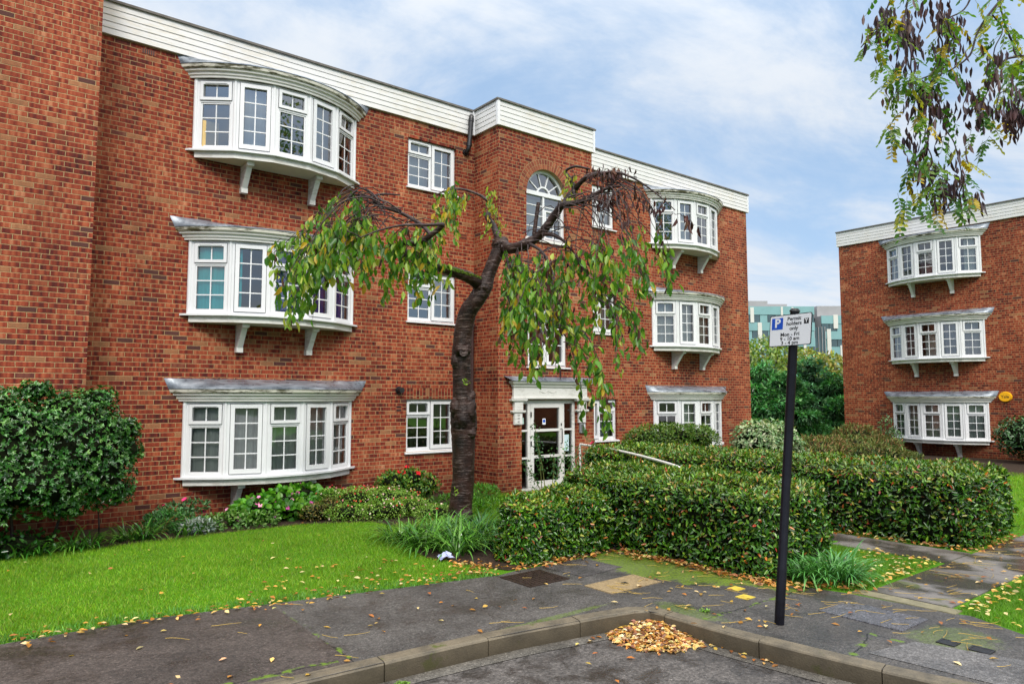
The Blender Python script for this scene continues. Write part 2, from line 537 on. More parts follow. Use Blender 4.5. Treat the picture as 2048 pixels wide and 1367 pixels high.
def bay_window(fr, building, z, curtains, glass, dirt='cornice', label=None):
    """bow window of five lights on brackets under a moulded cornice and lead roof"""
    f = Frame(fr.o + Vector((0, 0, z)), fr.u, fr.n)
    H = 1.235
    fm = MB(f)
    pend = []
    for i in range(5):
        a, b = bow(BOW_U[i]), bow(BOW_U[i + 1])
        L = math.dist(a, b)
        du = ((b[0] - a[0]) / L, (b[1] - a[1]) / L)
        o = Vector(f(a[0], 0, a[1]))
        uu = f.u * du[0] + f.n * du[1]; nn = f.n * du[0] - f.u * du[1]
        lf = Frame(o, uu, nn)
        sub = MB(lf)
        rect_frame(sub, .02, L - .02, 0, H, .06, -.07, 0)
        pend.append((lf, L, sub, 'fan' if i % 2 == 0 else 'tall', i in (0, 4)))
    for i in range(6):
        a = bow(BOW_U[i])
        fm.tube([f(a[0], 0.001, a[1] - .03), f(a[0], H - .001, a[1] - .03)] if 0 < i < 5 else
                [f(a[0], 0.001, .0), f(a[0], H - .001, .0)], .036 if 0 < i < 5 else .045, 8)
    # tubes were given world points: undo the frame for them
    fm.fr = None
    main = MB()
    for lf, L, sub, kind, vent in pend:
        for fi, fc in enumerate(sub.f):
            pass
        b0 = len(main.v)
        main.v += sub.v; main.f += [[q + b0 for q in fc] for fc in sub.f]; main.m += sub.m; main.sm += sub.sm
    for i in range(6):
        a = bow(BOW_U[i])
        w = a[1] - .028 if 0 < i < 5 else .012
        main.tube([f(a[0], .001, w), f(a[0], H - .001, w)], .038, 8)
    trans = MB()
    root = None
    # the frame itself is the part; its lights, mouldings and brackets are sub-parts
    frames_extra = []
    holder = bpy.data.objects.new('bay_window', bpy.data.meshes.new('bay_window'))
    COL.objects.link(holder); holder.parent = building
    holder.matrix_parent_inverse = Matrix.Translation(-Vector(building.location))
    if label: holder['label'] = label
    for lf, L, sub, kind, vent in pend:
        ex = MB(lf)
        window_light(lf, kind, .08, L - .08, .06, H - .06, holder, ex, glass, vent)
        b0 = len(main.v)
        main.v += ex.v; main.f += [[q + b0 for q in fc] for fc in ex.f]; main.m += ex.m; main.sm += ex.sm
    me = holder.data
    me.from_pydata(main.v, [], main.f)
    me.polygons.foreach_set('use_smooth', main.sm)
    bm = bmesh.new(); bm.from_mesh(me); bmesh.ops.recalc_face_normals(bm, faces=bm.faces); bm.to_mesh(me); bm.free()
    me.materials.append(M['upvc'])
    # cornice
    prof = [(.015, H), (.05, H), (.055, H + .035), (.075, H + .045), (.08, H + .085), (.115, H + .10), (.12, H + .125),
            (.155, H + .15), (.165, H + .20), (.12, H + .21), (-.05, H + .212)]
    nseg = 30
    cm = MB(f)
    rows = []
    for d, v in prof:
        te = bow_end(d)
        rows.append([((BOW_R + d) * math.sin(te * (2 * k / nseg - 1)), v, (BOW_R + d) * math.cos(te * (2 * k / nseg - 1)) - (BOW_R - BOW_S)) for k in range(nseg + 1)])
    for i, (a, b) in enumerate(zip(rows, rows[1:])):
        cm.grid([a, b], mi=1 if i >= 6 else 0, smooth=False)
    cm.build('cornice', [M['trim'], M[dirt]], holder)
    # soffit board that closes the head
    # lead roof
    lm = MB(f)
    te = bow_end(.175)
    rr = []
    for j in range(4):
        row = []
        for k in range(nseg + 1):
            q = 2 * k / nseg - 1
            fu = (BOW_R + .175) * math.sin(te * q); fw = (BOW_R + .175) * math.cos(te * q) - (BOW_R - BOW_S)
            wu = 1.80 * (math.sin(te * q) / math.sin(te))
            t = [0, .03, .5, 1][j]
            v = H + [.203, .225, .30, .375][j] + (random.uniform(-.004, .004) if j else 0)
            row.append((fu + (wu - fu) * t, v, fw + (.004 - fw) * t))
        rr.append(row)
    lm.grid(rr, smooth=True)
    lm.build('lead_roof', M['lead'], holder)
    # sill and apron
    sm = MB(f)
    pts = [bow(u, .075) for u in BOW_U]
    poly = [(-1.60, -.03, 0), (-1.56, -.03, .05)] + [(u, -.03, w) for u, w in pts[1:-1]] + [(1.56, -.03, .05), (1.60, -.03, 0)]
    sm.prism(poly, lambda p: (p[0], p[1] + .031, p[2]))
    sm.build('sill', M['upvc'], holder)
    ap = MB(f)
    pts = [bow(u, .01) for u in BOW_U]
    poly = [(u, -.135, w) for u, w in pts]
    n = len(poly)
    top = [(p[0], -.031, p[2]) for p in poly]
    ap.add(poly + top, [(i, i + 1, n + i + 1, n + i) for i in range(n - 1)], 0)
    ap.add(poly, [tuple(range(n))], 1)
    ap.build('apron', [M['sillm'], M['soffit']], holder)
    for u in (-.64, .60):
        bk = MB(f)
        o = [(0, -.137), (.40, -.137), (.40, -.205), (.345, -.215), (.115, -.53), (.10, -.61), (0, -.61)]
        bk.prism([(u - .045, v, w) for w, v in o], lambda p: (p[0] + .09, p[1], p[2]))
        bk.box(u - .058, u + .058, -.2, -.1372, .34, .415)
        bk.box(u - .055, u + .055, -.612, -.52, 0, .112)
        bk.build('bracket', M['sillm'], holder)
    # room behind
    rm = MB(f)
    x0, x1, y0, y1, d0, d1 = -1.40, 1.40, -.02, H + .02, -.02, -3.2
    rm.add([(x0, y0, d0), (x1, y0, d0), (x1, y1, d0), (x0, y1, d0), (x0, y0 - .6, d1), (x1, y0 - .6, d1), (x1, y1 + .3, d1), (x0, y1 + .3, d1)],
           [(0, 1, 5, 4), (1, 2, 6, 5), (2, 3, 7, 6), (3, 0, 4, 7), (4, 5, 6, 7)])
    pp = [bow(u, -.03) for u in BOW_U]
    for v in (.03, H - .01):
        rm.add([(u, v, w) for u, w in pp], [tuple(range(6))])
    rm.build('room_interior', M['room'], holder, fix=False)
    for (q0, q1, d, mat, v0, v1, amp) in curtains:
        c = MB(f)
        te = bow_end(-d)
        def fp(t, q0=q0, q1=q1, d=d, te=te):
            th = te * 1.09 * (q0 + (q1 - q0) * t)
            return (BOW_R - d) * math.sin(th), (BOW_R - d) * math.cos(th) - (BOW_R - BOW_S)
        wavy(c, fp, v0, v1, amp, n=max(12, int(70 * (q1 - q0))), freq=24 * (q1 - q0))
        c.build('curtain', M[mat], holder, fix=False)
    return holder


def casement(fr, building, u0, u1, z0, z1, layout, name='window', glass=None, sill=True, curtain=None, rev=.07):
    """flat casement set in the brickwork; layout is a list of (width share, kind)"""
    f = Frame(fr.o + fr.n * (-rev), fr.u, fr.n)
    glass = glass or M['glass']
    fm = MB(f)
    rect_frame(fm, u0, u1, z0, z1, .05, -.07, 0)
    tot = sum(s for s, _ in layout)
    x = u0
    holder = bpy.data.objects.new(name, bpy.data.meshes.new(name))
    COL.objects.link(holder); holder.parent = building
    holder.matrix_parent_inverse = Matrix.Translation(-Vector(building.location))
    for i, (s, kind) in enumerate(layout):
        w = (u1 - u0) * s / tot
        a = x + (.05 if i == 0 else .022); b = x + w - (.05 if i == len(layout) - 1 else .022)
        if i:
            fm.box(x - .022, x + .022, z0 + .05, z1 - .05, -.07, 0)
        ex = MB(f)
        window_light(f, kind, a, b, z0 + .05, z1 - .05, holder, ex, glass, kind == 'fan')
        b0 = len(fm.v)
        fm.v += ex.v; fm.f += [[q + b0 for q in fc] for fc in ex.f]; fm.m += ex.m; fm.sm += ex.sm
        x += w
    me = holder.data
    me.from_pydata(fm.v, [], fm.f)
    bm = bmesh.new(); bm.from_mesh(me); bmesh.ops.recalc_face_normals(bm, faces=bm.faces); bm.to_mesh(me); bm.free()
    me.materials.append(M['upvc'])
    if sill:
        s = MB(f)
        s.prism([(u0 - .04, z0 - .045, 0), (u0 - .04, z0 - .045, rev + .05), (u0 - .04, z0 - .02, rev + .05), (u0 - .04, z0 + .012, .001), ],
                lambda p: (p[0] + u1 - u0 + .08, p[1], p[2]))
        s.build('sill', M['upvc'], holder)
    rm = MB(f)
    d0, d1 = -.071, -2.2
    rm.add([(u0, z0, d0), (u1, z0, d0), (u1, z1, d0), (u0, z1, d0), (u0 - .4, z0 - .6, d1), (u1 + .4, z0 - .6, d1), (u1 + .4, z1 + .3, d1), (u0 - .4, z1 + .3, d1)],
           [(0, 1, 5, 4), (1, 2, 6, 5), (2, 3, 7, 6), (3, 0, 4, 7), (4, 5, 6, 7)])
    rm.build('room_interior', M['room'], holder, fix=False)
    if curtain:
        for (a, b, v0, v1, mat, amp) in curtain:
            c = MB(f)
            wavy(c, lambda t: (u0 + (u1 - u0) * (a + (b - a) * t), -.16), z0 + (z1 - z0) * v0, z0 + (z1 - z0) * v1, amp, 30, 14 * (b - a) + 2)
            c.build('curtain', M[mat], holder, fix=False)
    return holder


def wall_cells(mb, fr_u, u0, u1, z0, z1, holes, mi=0):
    us = sorted({u0, u1, *[h[0] for h in holes], *[h[1] for h in holes]})
    zs = sorted({z0, z1, *[h[2] for h in holes], *[h[3] for h in holes]})
    for a, b in zip(us, us[1:]):
        for c, d in zip(zs, zs[1:]):
            if any(h[0] <= (a + b) / 2 <= h[1] and h[2] <= (c + d) / 2 <= h[3] for h in holes): continue
            mb.add([fr_u(a, c, 0), fr_u(b, c, 0), fr_u(b, d, 0), fr_u(a, d, 0)], [(0, 1, 2, 3)], mi)
    for h in holes:
        r = h[4] if len(h) > 4 else .16
        a, b, c, d = h[:4]
        for p, q in (((a, c), (b, c)), ((b, c), (b, d)), ((b, d), (a, d)), ((a, d), (a, c))):
            mb.add([fr_u(*p, 0), fr_u(*q, 0), fr_u(*q, -r), fr_u(*p, -r)], [(0, 1, 2, 3)], mi)


def cladding_run(mb, mbe, fr, u0, u1, z0, z1, boards=5):
    """shiplap boards in section, swept along u; and the dark roof edge above"""
    h = (z1 - z0) / boards
    rows = []
    prof = [(0, z0), (.055, z0)]
    for i in range(boards):
        b = z0 + i * h
        prof += [(.055, b + .002), (.050, b + h - .014), (.040, b + h - .010), (.040, b + h - .003), (.054, b + h)]
    prof += [(0.0, z1)]
    a = [(u0, v, w) for w, v in prof]; b = [(u1, v, w) for w, v in prof]
    mbf = MB(fr)
    n = len(prof)
    mbf.add(a + b, [(i, i + 1, n + i + 1, n + i) for i in range(n - 1)])
    mbf.add(a, [tuple(range(n))]); mbf.add(b, [tuple(range(n))])
    k = len(mb.v)
    mb.v += mbf.v; mb.f += [[q + k for q in fc] for fc in mbf.f]; mb.m += mbf.m; mb.sm += mbf.sm
    e = MB(fr)
    e.box(u0 - .02, u1 + .02, z1 + .001, z1 + .04, -.30, .085)
    k = len(mbe.v)
    mbe.v += e.v; mbe.f += [[q + k for q in fc] for fc in e.f]; mbe.m += e.m; mbe.sm += e.sm


FM = Frame((0, YF, 0), (1, 0, 0), (0, -1, 0))
FB = Frame((0, YB, 0), (1, 0, 0), (0, -1, 0))
FR_ = Frame((XR, 0, 0), (0, -1, 0), (-1, 0, 0))

# ------------------------------------------------------------------ the main building
bld = thing('apartment_building', 'long red brick block of flats with white bow windows, behind the cherry tree', 'building', (10, 16, 0), 'blocks of flats')
LB, RB = 4.50, 16.20
holes = []
for c in (LB, RB):
    for z in FLOORS:
        holes.append((c - 1.405, c + 1.405, z - .02, z + 1.255))
KIT = [(7.20, 8.38, .90, 1.95), (7.20, 8.38, 3.55, 4.58), (7.17, 8.36, 6.33, 7.36)]
SML = [(12.48, 13.32, .93, 1.94), (12.48, 13.32, 3.60, 4.60), (12.48, 13.30, 6.30, 7.38)]
holes += KIT + SML
w = MB()
wall_cells(w, FM, X0, SX0, -.2, ZT, [h for h in holes if h[1] < 9])
wall_cells(w, FM, SX1, X1, -.2, ZT, [h for h in holes if h[0] > 12])
# left block
wall_cells(w, FB, -9, X0, -.2, 8.9, [])
w.quad((X0, YB, -.2), (X0, YF, -.2), (X0, YF, 8.9), (X0, YB, 8.9))
# stair block
AR = (10.20, 6.45, .59)
door_h = (9.47, 11.05, -.2, 1.93, .22)
w1h = (9.64, 10.82, 2.66, 3.98)
arch_box = (AR[0] - AR[2], AR[0] + AR[2], 5.44, AR[1])
top_box = (AR[0] - AR[2], AR[0] + AR[2], AR[1], AR[1] + AR[2])
sb = MB()
wall_cells(w, FB, SX0, SX1, -.2, ZT, [door_h, w1h, arch_box[:2] + (5.44, AR[1] + AR[2])])
for s in (-1, 1):      # spandrels and the arch reveal
    arc = [(AR[0] + s * AR[2] * math.cos(q), AR[1] + AR[2] * math.sin(q)) for q in np.linspace(0, math.pi / 2, 12)]
    crn = (AR[0] + s * AR[2], AR[1] + AR[2])
    for p, q in zip(arc, arc[1:]):
        w.add([FB(*crn, 0), FB(*p, 0), FB(*q, 0)], [(0, 1, 2)])
w.quad((SX0, YB, -.2), (SX0, YF, -.2), (SX0, YF, ZT), (SX0, YB, ZT))
w.quad((SX1, YB, -.2), (SX1, YF, -.2), (SX1, YF, ZT), (SX1, YB, ZT))
w.quad((X1, YF, -.2), (X1, 22, -.2), (X1, 22, ZT), (X1, YF, ZT))
w.quad((X1, 22, -.2), (-9, 22, -.2), (-9, 22, ZT), (X1, 22, ZT))
w.quad((-9, 22, -.2), (-9, YB, -.2), (-9, YB, 8.9), (-9, 22, 8.9))
w.build('wall', M['brick'], bld, fix=False)
rf = MB()
rf.box(X0, X1, YF + .02, 21.98, ZT - .06, ZT - .01)
rf.box(SX0 + .02, SX1 - .02, YB + .02, YF, ZT - .06, ZT - .012)
rf.box(-8.98, X0 - .02, YB + .02, 21.98, 8.83, 8.88)
rf.build('roof', M['felt'], bld)
cl, ce = MB(), MB()
cladding_run(cl, ce, FM, X0 + .01, SX0 - .056, ZF, ZT)
cladding_run(cl, ce, Frame((SX0, YF, 0), (0, -1, 0), (-1, 0, 0)), .056, YF - YB + .055, ZF, ZT)
cladding_run(cl, ce, FB, SX0 - .0, SX1 + .0, ZF, ZT)
cladding_run(cl, ce, Frame((SX1, YB, 0), (0, 1, 0), (1, 0, 0)), -.055, YF - YB - .056, ZF, ZT)
cladding_run(cl, ce, FM, SX1 + .056, X1, ZF, ZT)
cladding_run(cl, ce, Frame((X1, YF, 0), (0, 1, 0), (1, 0, 0)), -.055, 9.5, ZF, ZT)
cl.build('cladding', M['cladding'], bld)
for (x, y) in ((SX0 - .03, YB - .03), (SX1 + .03, YB - .03), (X1 + .03, YF - .03), (SX0 - .062, YF - .062)):
    tr = MB()
    tr.box(x - .034, x + .034, y - .034, y + .034, ZF - .012, ZT - .002)
    tr.build('corner_trim', M['upvc'], bld, bevel=.006)
ce.build('roof_edge', M['roof_edge'], bld)

NETS = [(-1, 1, .13, 'grey_net', .04, 1.2, .02)]
bay_window(Frame((LB, YF, 0), FM.u, FM.n), bld, FLOORS[0], [(-1, -.5, .13, 'net', .03, 1.2, .012), (-.52, .05, .14, 'grey_net', .03, 1.2, .03),
           (.02, .54, .13, 'net', .03, 1.2, .025), (.52, 1, .14, 'grey_net', .03, 1.2, .02)], M['glass'])
bay_window(Frame((LB, YF, 0), FM.u, FM.n), bld, FLOORS[1], [(-1, -.46, .10, 'teal_cloth', .03, 1.2, .012), (-.24, .12, .16, 'blue_cloth', .03, 1.2, .02),
           (.25, 1, .16, 'blue_cloth', .03, .8, .02)], M['glass'])
bt = bay_window(Frame((LB, YF, 0), FM.u, FM.n), bld, FLOORS[2], [(-.62, -.2, .2, 'pale_blind', .05, 1.2, .004), (.22, .60, .2, 'pale_blind', .05, 1.2, .004),
           (.80, 1, .14, 'brown_cloth', .05, 1.2, .02), (-1, -.78, .12, 'brown_cloth', .56, 1.2, .02)], M['glass_hi'])
cb = MB(Frame((LB, YF, FLOORS[2]), FM.u, FM.n))
cb.box(-1.36, -1.10, .04, .52, -.08, .10)
cb.build('cardboard_box', M['card'], bt)
bay_window(Frame((RB, YF, 0), FM.u, FM.n), bld, FLOORS[0], [(-.6, -.1, .2, 'net', .05, 1.2, .02), (.1, .7, .2, 'net', .05, 1.2, .02)], M['glass'])
bay_window(Frame((RB, YF, 0), FM.u, FM.n), bld, FLOORS[1], [(-1, 1, .14, 'grey_net', .05, 1.2, .02)], M['glass'])
bay_window(Frame((RB, YF, 0), FM.u, FM.n), bld, FLOORS[2], [(-.6, -.2, .2, 'pale_blind', .05, 1.2, .004), (.15, 1, .2, 'pale_blind', .05, 1.2, .004)], M['glass_hi'])

for i, h in enumerate(KIT):
    casement(FM, bld, *h[:4], [(1, 'fan'), (1, 'tall3')], glass=M['glass'] if i == 0 else M['glass_hi'],
             curtain=None if i == 0 else [(0.02, .98, .03, .97, 'pale_blind', .004)] if i == 2 else [(.5, .98, .03, .97, 'grey_net', .01)])
for i, h in enumerate(SML):
    casement(FM, bld, *h[:4], [(.3, 'plain'), (.7, 'fan' if i == 0 else 'tall3')], glass=M['glass_hi'],
             curtain=[(0.02, .98, .03, .97, 'pale_blind', .004)] if i else [(0.3, .98, .0, .55, 'pale_blind', .01)])
casement(FB, bld, *w1h, [(1, 'tall3'), (1, 'tall3')], glass=M['glass'], rev=.10)

# soldier courses over flat windows
for h, yy in [(h, YF) for h in KIT + SML if h[3] < 7.2] + [(w1h, YB)]:
    so = MB()
    so.box(h[0] - .06, h[1] + .06, yy - .004, yy + .05, h[3] + .002, h[3] + .227)
    so.build('soldier_course', M['soldier'], bld)


def arch_brick_material():
    t = NT('arch_brick'); pos, _ = t.geo()
    g = t.n('ShaderNodeNewGeometry').outputs['Random Per Island']
    c = t.ramp(g, [(0, (.14, .03, .02)), (.5, (.26, .07, .035)), (1, (.36, .13, .06))])
    c = t.mix(t.rng(t.noise(pos, 40, 4), .3, .7, 0, .5), c, (.18, .05, .03))
    t.pbr(c, .85, .25, t.bump(t.noise(pos, 60, 3), .5, .005))
    return t.mat


M['arch_brick'] = arch_brick_material()
M['mortar'] = simple('mortar', (.36, .25, .13), .9, .1, .15, 20)
ab = MB(FB)
mo = MB(FB)
n = 30
for i in range(n):
    q0 = math.pi * (i + .10) / n; q1 = math.pi * (i + .90) / n
    for r0, r1 in ((AR[2] + .004, AR[2] + .108), (AR[2] + .118, AR[2] + .222)):
        P = [(AR[0] + r * math.cos(q), AR[1] + r * math.sin(q), .010) for r, q in ((r0, q0), (r1, q0), (r1, q1), (r0, q1))]
        ab.prism(P, lambda p: (p[0], p[1], -.05))
for i in range(n):
    q0 = math.pi * i / n; q1 = math.pi * (i + 1) / n
    P = [(AR[0] + r * math.cos(q), AR[1] + r * math.sin(q), .005) for r, q in ((AR[2], q0), (AR[2] + .23, q0), (AR[2] + .23, q1), (AR[2], q1))]
    mo.quad(*P)
    P = [(AR[0] + AR[2] * math.cos(q), AR[1] + AR[2] * math.sin(q), wv) for q, wv in ((q0, .005), (q1, .005), (q1, -.14), (q0, -.14))]
    mo.quad(*P)
br_arch = ab.build('brick_arch', M['arch_brick'], bld)
mo.build('mortar_bed', M['mortar'], br_arch, fix=False)

# arched stair window
fa = Frame(FB.o + FB.n * (-.10), FB.u, FB.n)
am = MB(fa)
u0, u1 = AR[0] - AR[2], AR[0] + AR[2]
am.box(u0, u0 + .06, 5.44, AR[1], -.07, 0); am.box(u1 - .06, u1, 5.44, AR[1], -.07, 0)
am.box(u0 + .06, u1 - .06, 5.44, 5.50, -.07, 0); am.box(u0 - .0, u1 + .0, AR[1] + .001, AR[1] + .09, -.07, .012)


def ring(mb, c, r0, r1, w0, w1, n=24, a0=0, a1=math.pi):
    for i in range(n):
        q0 = a0 + (a1 - a0) * i / n; q1 = a0 + (a1 - a0) * (i + 1) / n
        P = [(c[0] + r * math.cos(q), c[1] + r * math.sin(q), w1) for r, q in ((r0, q0), (r1, q0), (r1, q1), (r0, q1))]
        mb.prism(P, lambda p: (p[0], p[1], w0))


ac = (AR[0], AR[1] + .03)
ring(am, AR, AR[2] - .065, AR[2], -.07, .002)
ring(am, ac, .17, .205, -.05, -.01, 14)
for q in (36, 72, 108, 144):
    a = R(q)
    dx, dy = math.cos(a), math.sin(a); px, py = -dy * .012, dx * .012
    P = [(ac[0] + dx * r + px * s, ac[1] + dy * r + py * s, -.02) for r, s in ((.20, -1), (.54, -1), (.54, 1), (.20, 1))]
    am.prism(P, lambda p: (p[0], p[1], -.045))
aw = am.build('arched_window', M['upvc'], bld)
sa = MB(fa)
um = AR[0] - .01
sa.box(um - .025, um + .025, 5.501, AR[1], -.06, -.005)
for (a, b) in ((u0 + .06, um - .025), (um + .025, u1 - .06)):
    for v in (5.75, 6.0, 6.23):
        sa.box(a, b, v - .01, v + .01, -.045, -.02)
sa.box(AR[0] + .28, AR[0] + .30, 5.5, 6.15, -.045, -.022)
rect_frame(sa, um + .025, u1 - .06, 5.502, 6.15, .035, -.05, .012)
sa.build('glazing_bars', M['upvc'], aw)
ag = MB(fa)
ag.quad((u0, 5.45, -.04), (u1, 5.45, -.04), (u1, AR[1], -.04), (u0, AR[1], -.04))
arc = [(AR[0] + (AR[2] - .01) * math.cos(q), AR[1] + (AR[2] - .01) * math.sin(q), -.04) for q in np.linspace(0, math.pi, 24)]
ag.add(arc, [tuple(range(24))])
ag.build('pane', M['glass_hi'], aw, fix=False)
sl = MB(fa)
sl.box(u0 - .04, u1 + .04, 5.385, 5.4395, -.05, .14)
sl.build('sill', M['sillm'], aw)
rm = MB(fa)
rm.add([(u0, 5.4, -.3), (u1, 5.4, -.3), (u1, 7.1, -.3), (u0, 7.1, -.3), (u0 - .3, 4.4, -2.2), (u1 + .3, 4.4, -2.2), (u1 + .3, 7.3, -2.2), (u0 - .3, 7.3, -2.2)],
       [(0, 1, 5, 4), (1, 2, 6, 5), (2, 3, 7, 6), (3, 0, 4, 7), (4, 5, 6, 7)])
rm.build('room_interior', M['room'], aw, fix=False)
bl = MB(fa)
wavy(bl, lambda t: (u0 + .05 + (u1 - u0 - .1) * t, -.22), 5.46, 6.42, .003, 10, 4)
bl.build('blind', M['pale_blind'], aw, fix=False)

# door and its surround
fd = Frame(FB.o + FB.n * (-.05), FB.u, FB.n)
DX = (9.47, 9.72, 10.66, 11.05)
dm = MB(fd)
for a, b in ((DX[0], DX[0] + .03), (DX[1] - .045, DX[1] + .035), (DX[2] - .0, DX[2] + .07), (DX[3] - .075, DX[3])):
    dm.box(a, b, .0, 1.93, -.08, 0)
for a, b in ((DX[0] + .03, DX[1] - .045), (DX[1] + .035, DX[2]), (DX[2] + .07, DX[3] - .075)):
    dm.box(a, b, 1.85, 1.93, -.08, 0); dm.box(a, b, 0, .07, -.08, 0)
for a, b in ((DX[0] + .03, DX[1] - .045), (DX[2] + .07, DX[3] - .075)):
    for v in (.70, 1.28):
        dm.box(a, b, v - .02, v + .02, -.07, -.012)
dfm = dm.build('door_frame', M['trim'], bld)
dl = MB(fd)
a, b = DX[1] + .036, DX[2] - .001
rect_frame(dl, a, b, .071, 1.849, .085, -.055, .012, .13)
for v in (.72, 1.28):
    dl.box(a + .085, b - .085, v - .028, v + .028, -.05, .008)
door = dl.build('front_door', M['trim'], bld)
dg = MB(fd)
dg.quad((DX[0] + .02, .05, -.04), (DX[1] - .04, .05, -.04), (DX[1] - .04, 1.86, -.04), (DX[0] + .02, 1.86, -.04))
dg.build('side_pane', M['glass_dark'], dfm, fix=False)
dg = MB(fd)
dg.quad((DX[2] + .06, .05, -.04), (DX[3] - .07, .05, -.04), (DX[3] - .07, 1.86, -.04), (DX[2] + .06, 1.86, -.04))
dg.build('side_pane', M['glass_dark'], dfm, fix=False)
dg = MB(fd)
dg.quad((a + .07, .15, -.03), (b - .07, .15, -.03), (b - .07, 1.8, -.03), (a + .07, 1.8, -.03))
dg.build('door_pane', M['glass_dark'], door, fix=False)
hd = MB()
hx = b - .045
hd.tube([fd(hx, .98, .012), fd(hx, .98, .06), fd(hx, 1.0, .065), fd(hx, 1.28, .065), fd(hx, 1.30, .06), fd(hx, 1.30, .012)], .010, 8)
hd.build('handle', simple('brushed_steel', (.12, .12, .12), .3, .5, .1, 5, .8), door)
for v in (1.62, 1.0):
    hg = MB(fd); hg.box(a - .012, a + .012, v - .055, v + .055, .0121, .03); hg.build('hinge', M['black_plastic'], door)
lk = MB(fd); lk.box(hx - .0, hx + .03, 1.36, 1.42, .0121, .02); lk.build('lock', M['black_plastic'], door)
hm = MB(fd)
rmx0, rmx1 = DX[0] - .25, DX[3] + .2
hm.add([(rmx0, 0, -.13), (rmx1, 0, -.13), (rmx1, 2.2, -.13), (rmx0, 2.2, -.13), (rmx0, 0, -3.5), (rmx1, 0, -3.5), (rmx1, 2.2, -3.5), (rmx0, 2.2, -3.5)],
       [(0, 1, 5, 4), (1, 2, 6, 5), (2, 3, 7, 6), (3, 0, 4, 7), (4, 5, 6, 7)])
hm.build('hallway', simple('hallway_wall', (.24, .15, .12), .7, .2, .2, 2), dfm, fix=False)

en = MB(FB)
Y_ = 2.02


def mould(mb, u0, u1, prof):
    """straight moulding whose returns follow its projection"""
    rows = [[(u0 - w_, v, w_), (u1 + w_, v, w_)] for w_, v in prof]
    for p, q in zip(rows, rows[1:]):
        mb.grid([p, q], smooth=False)
        mb.quad((p[0][0], p[0][1], 0), p[0], q[0], (q[0][0], q[0][1], 0))
        mb.quad((p[1][0], p[1][1], 0), p[1], q[1], (q[1][0], q[1][1], 0))
    a_, b_ = rows[0], rows[-1]
    mb.quad(a_[0], a_[1], (a_[1][0], a_[1][1], 0), (a_[0][0], a_[0][1], 0))
    mb.quad(b_[0], b_[1], (b_[1][0], b_[1][1], 0), (b_[0][0], b_[0][1], 0))


mould(en, 9.27, 11.30, [(.06, 1.95), (.075, 1.96), (.075, 1.99), (.05, 2.0), (.05, 2.20), (.08, 2.215), (.085, 2.25), (.13, 2.28), (.15, 2.325), (.15, 2.33)])
porch = en.build('door_surround', M['trim'], bld)
ld = MB(FB)
ld.grid([[(9.10, 2.333, .17), (11.47, 2.333, .17)], [(9.07, 2.35, .15), (11.50, 2.35, .15)], [(8.99, 2.43, .003), (11.58, 2.43, .003)]], smooth=False)
ld.build('lead_roof', M['lead'], porch, fix=False)
for ux in (9.345, 11.20):
    pm = MB(FB)
    pm.box(ux - .115, ux + .115, 1.72, 1.90, .0, .065)
    mould(pm, ux - .115, ux + .115, [(.066, 1.90), (.085, 1.905), (.10, 1.93), (.10, 1.9495)])
    mould(pm, ux - .105, ux + .105, [(.055, 1.66), (.07, 1.67), (.08, 1.70), (.07, 1.715)])
    pm.box(ux - .105, ux + .105, 1.42, 1.655, 0, .05)
    pm.build('pilaster', M['trim'], porch)
    ro = MB()
    ro.prism([FB(ux + .03 * math.cos(t), 1.81 + .03 * math.sin(t), .0655) for t in np.linspace(0, 2 * math.pi, 10)[:-1]],
             lambda p: tuple(Vector(p) + FB.n * .006))
    ro.build('rosette', M['sillm'], porch)
sw = MB()
for cx_, s in ((10.05, 1), (10.29, 1)):
    pts = [FB(cx_ - .11 + .22 * t, 2.135 - .05 * math.sin(math.pi * t), .053) for t in np.linspace(0, 1, 12)]
    sw.tube(pts, .007, 6)
for ux in (9.94, 10.17, 10.40):
    sw.tube([FB(ux, 2.14, .053), FB(ux, 2.06, .053)], [.012, .004], 6)
sw.build('swag_ornament', M['sillm'], porch)
st = MB()
st.box(9.40, 11.15, YB - .35, YB + .10, -.1, .02)
st.build('door_step', simple('step_concrete', (.22, .21, .19), .8, .3, .2, 8, bs=.4), bld, bevel=.01)
for (xa, xb, za, zb, yy) in ((2.17, 2.40, 7.60, 7.68, YF), (8.45, 8.66, 5.40, 5.52, YF), (6.95, 7.10, 1.70, 1.83, YF)):
    avb = MB()
    avb.box(xa, xb, yy - .006, yy + .03, za, zb)
    for i in range(6):
        for j in range(2):
            x = xa + .02 + (xb - xa - .04) * (i + .5) / 6; zc = za + (zb - za) * (j + .5) / 2
            avb.box(x - .008, x + .008, yy - .0085, yy - .002, zc - .018, zc + .018, 1)
    avb.build('air_brick', [M['arch_brick'], M['black_plastic']], bld)


def text_mesh(name, s, size, fr, u, v, w, mat, parent=None, align='CENTER', bold=.012, sx=1.0, ext=.0006):
    cu = bpy.data.curves.new('t', 'FONT'); cu.body = s; cu.size = size; cu.align_x = align; cu.align_y = 'CENTER'
    cu.offset = bold * size; cu.extrude = ext; cu.resolution_u = 3
    o = bpy.data.objects.new('t', cu); COL.objects.link(o)
    dg_ = bpy.context.evaluated_depsgraph_get()
    me = bpy.data.meshes.new_from_object(o.evaluated_get(dg_))
    bpy.data.objects.remove(o)
    for vv in me.vertices:
        vv.co = fr(u + vv.co.x * sx, v + vv.co.y, w + vv.co.z)
    me.name = name
    me.materials.clear()
    return link(name, me, mat, parent)


M['ink'] = simple('black_ink', (.012, .012, .014), .5, .3, .05, 5)
M['sign_white'] = simple('sign_white', (.74, .76, .80), .35, .4, .03, 4)
M['sign_blue'] = simple('sign_blue', (.008, .08, .50), .35, .4, .05, 4)

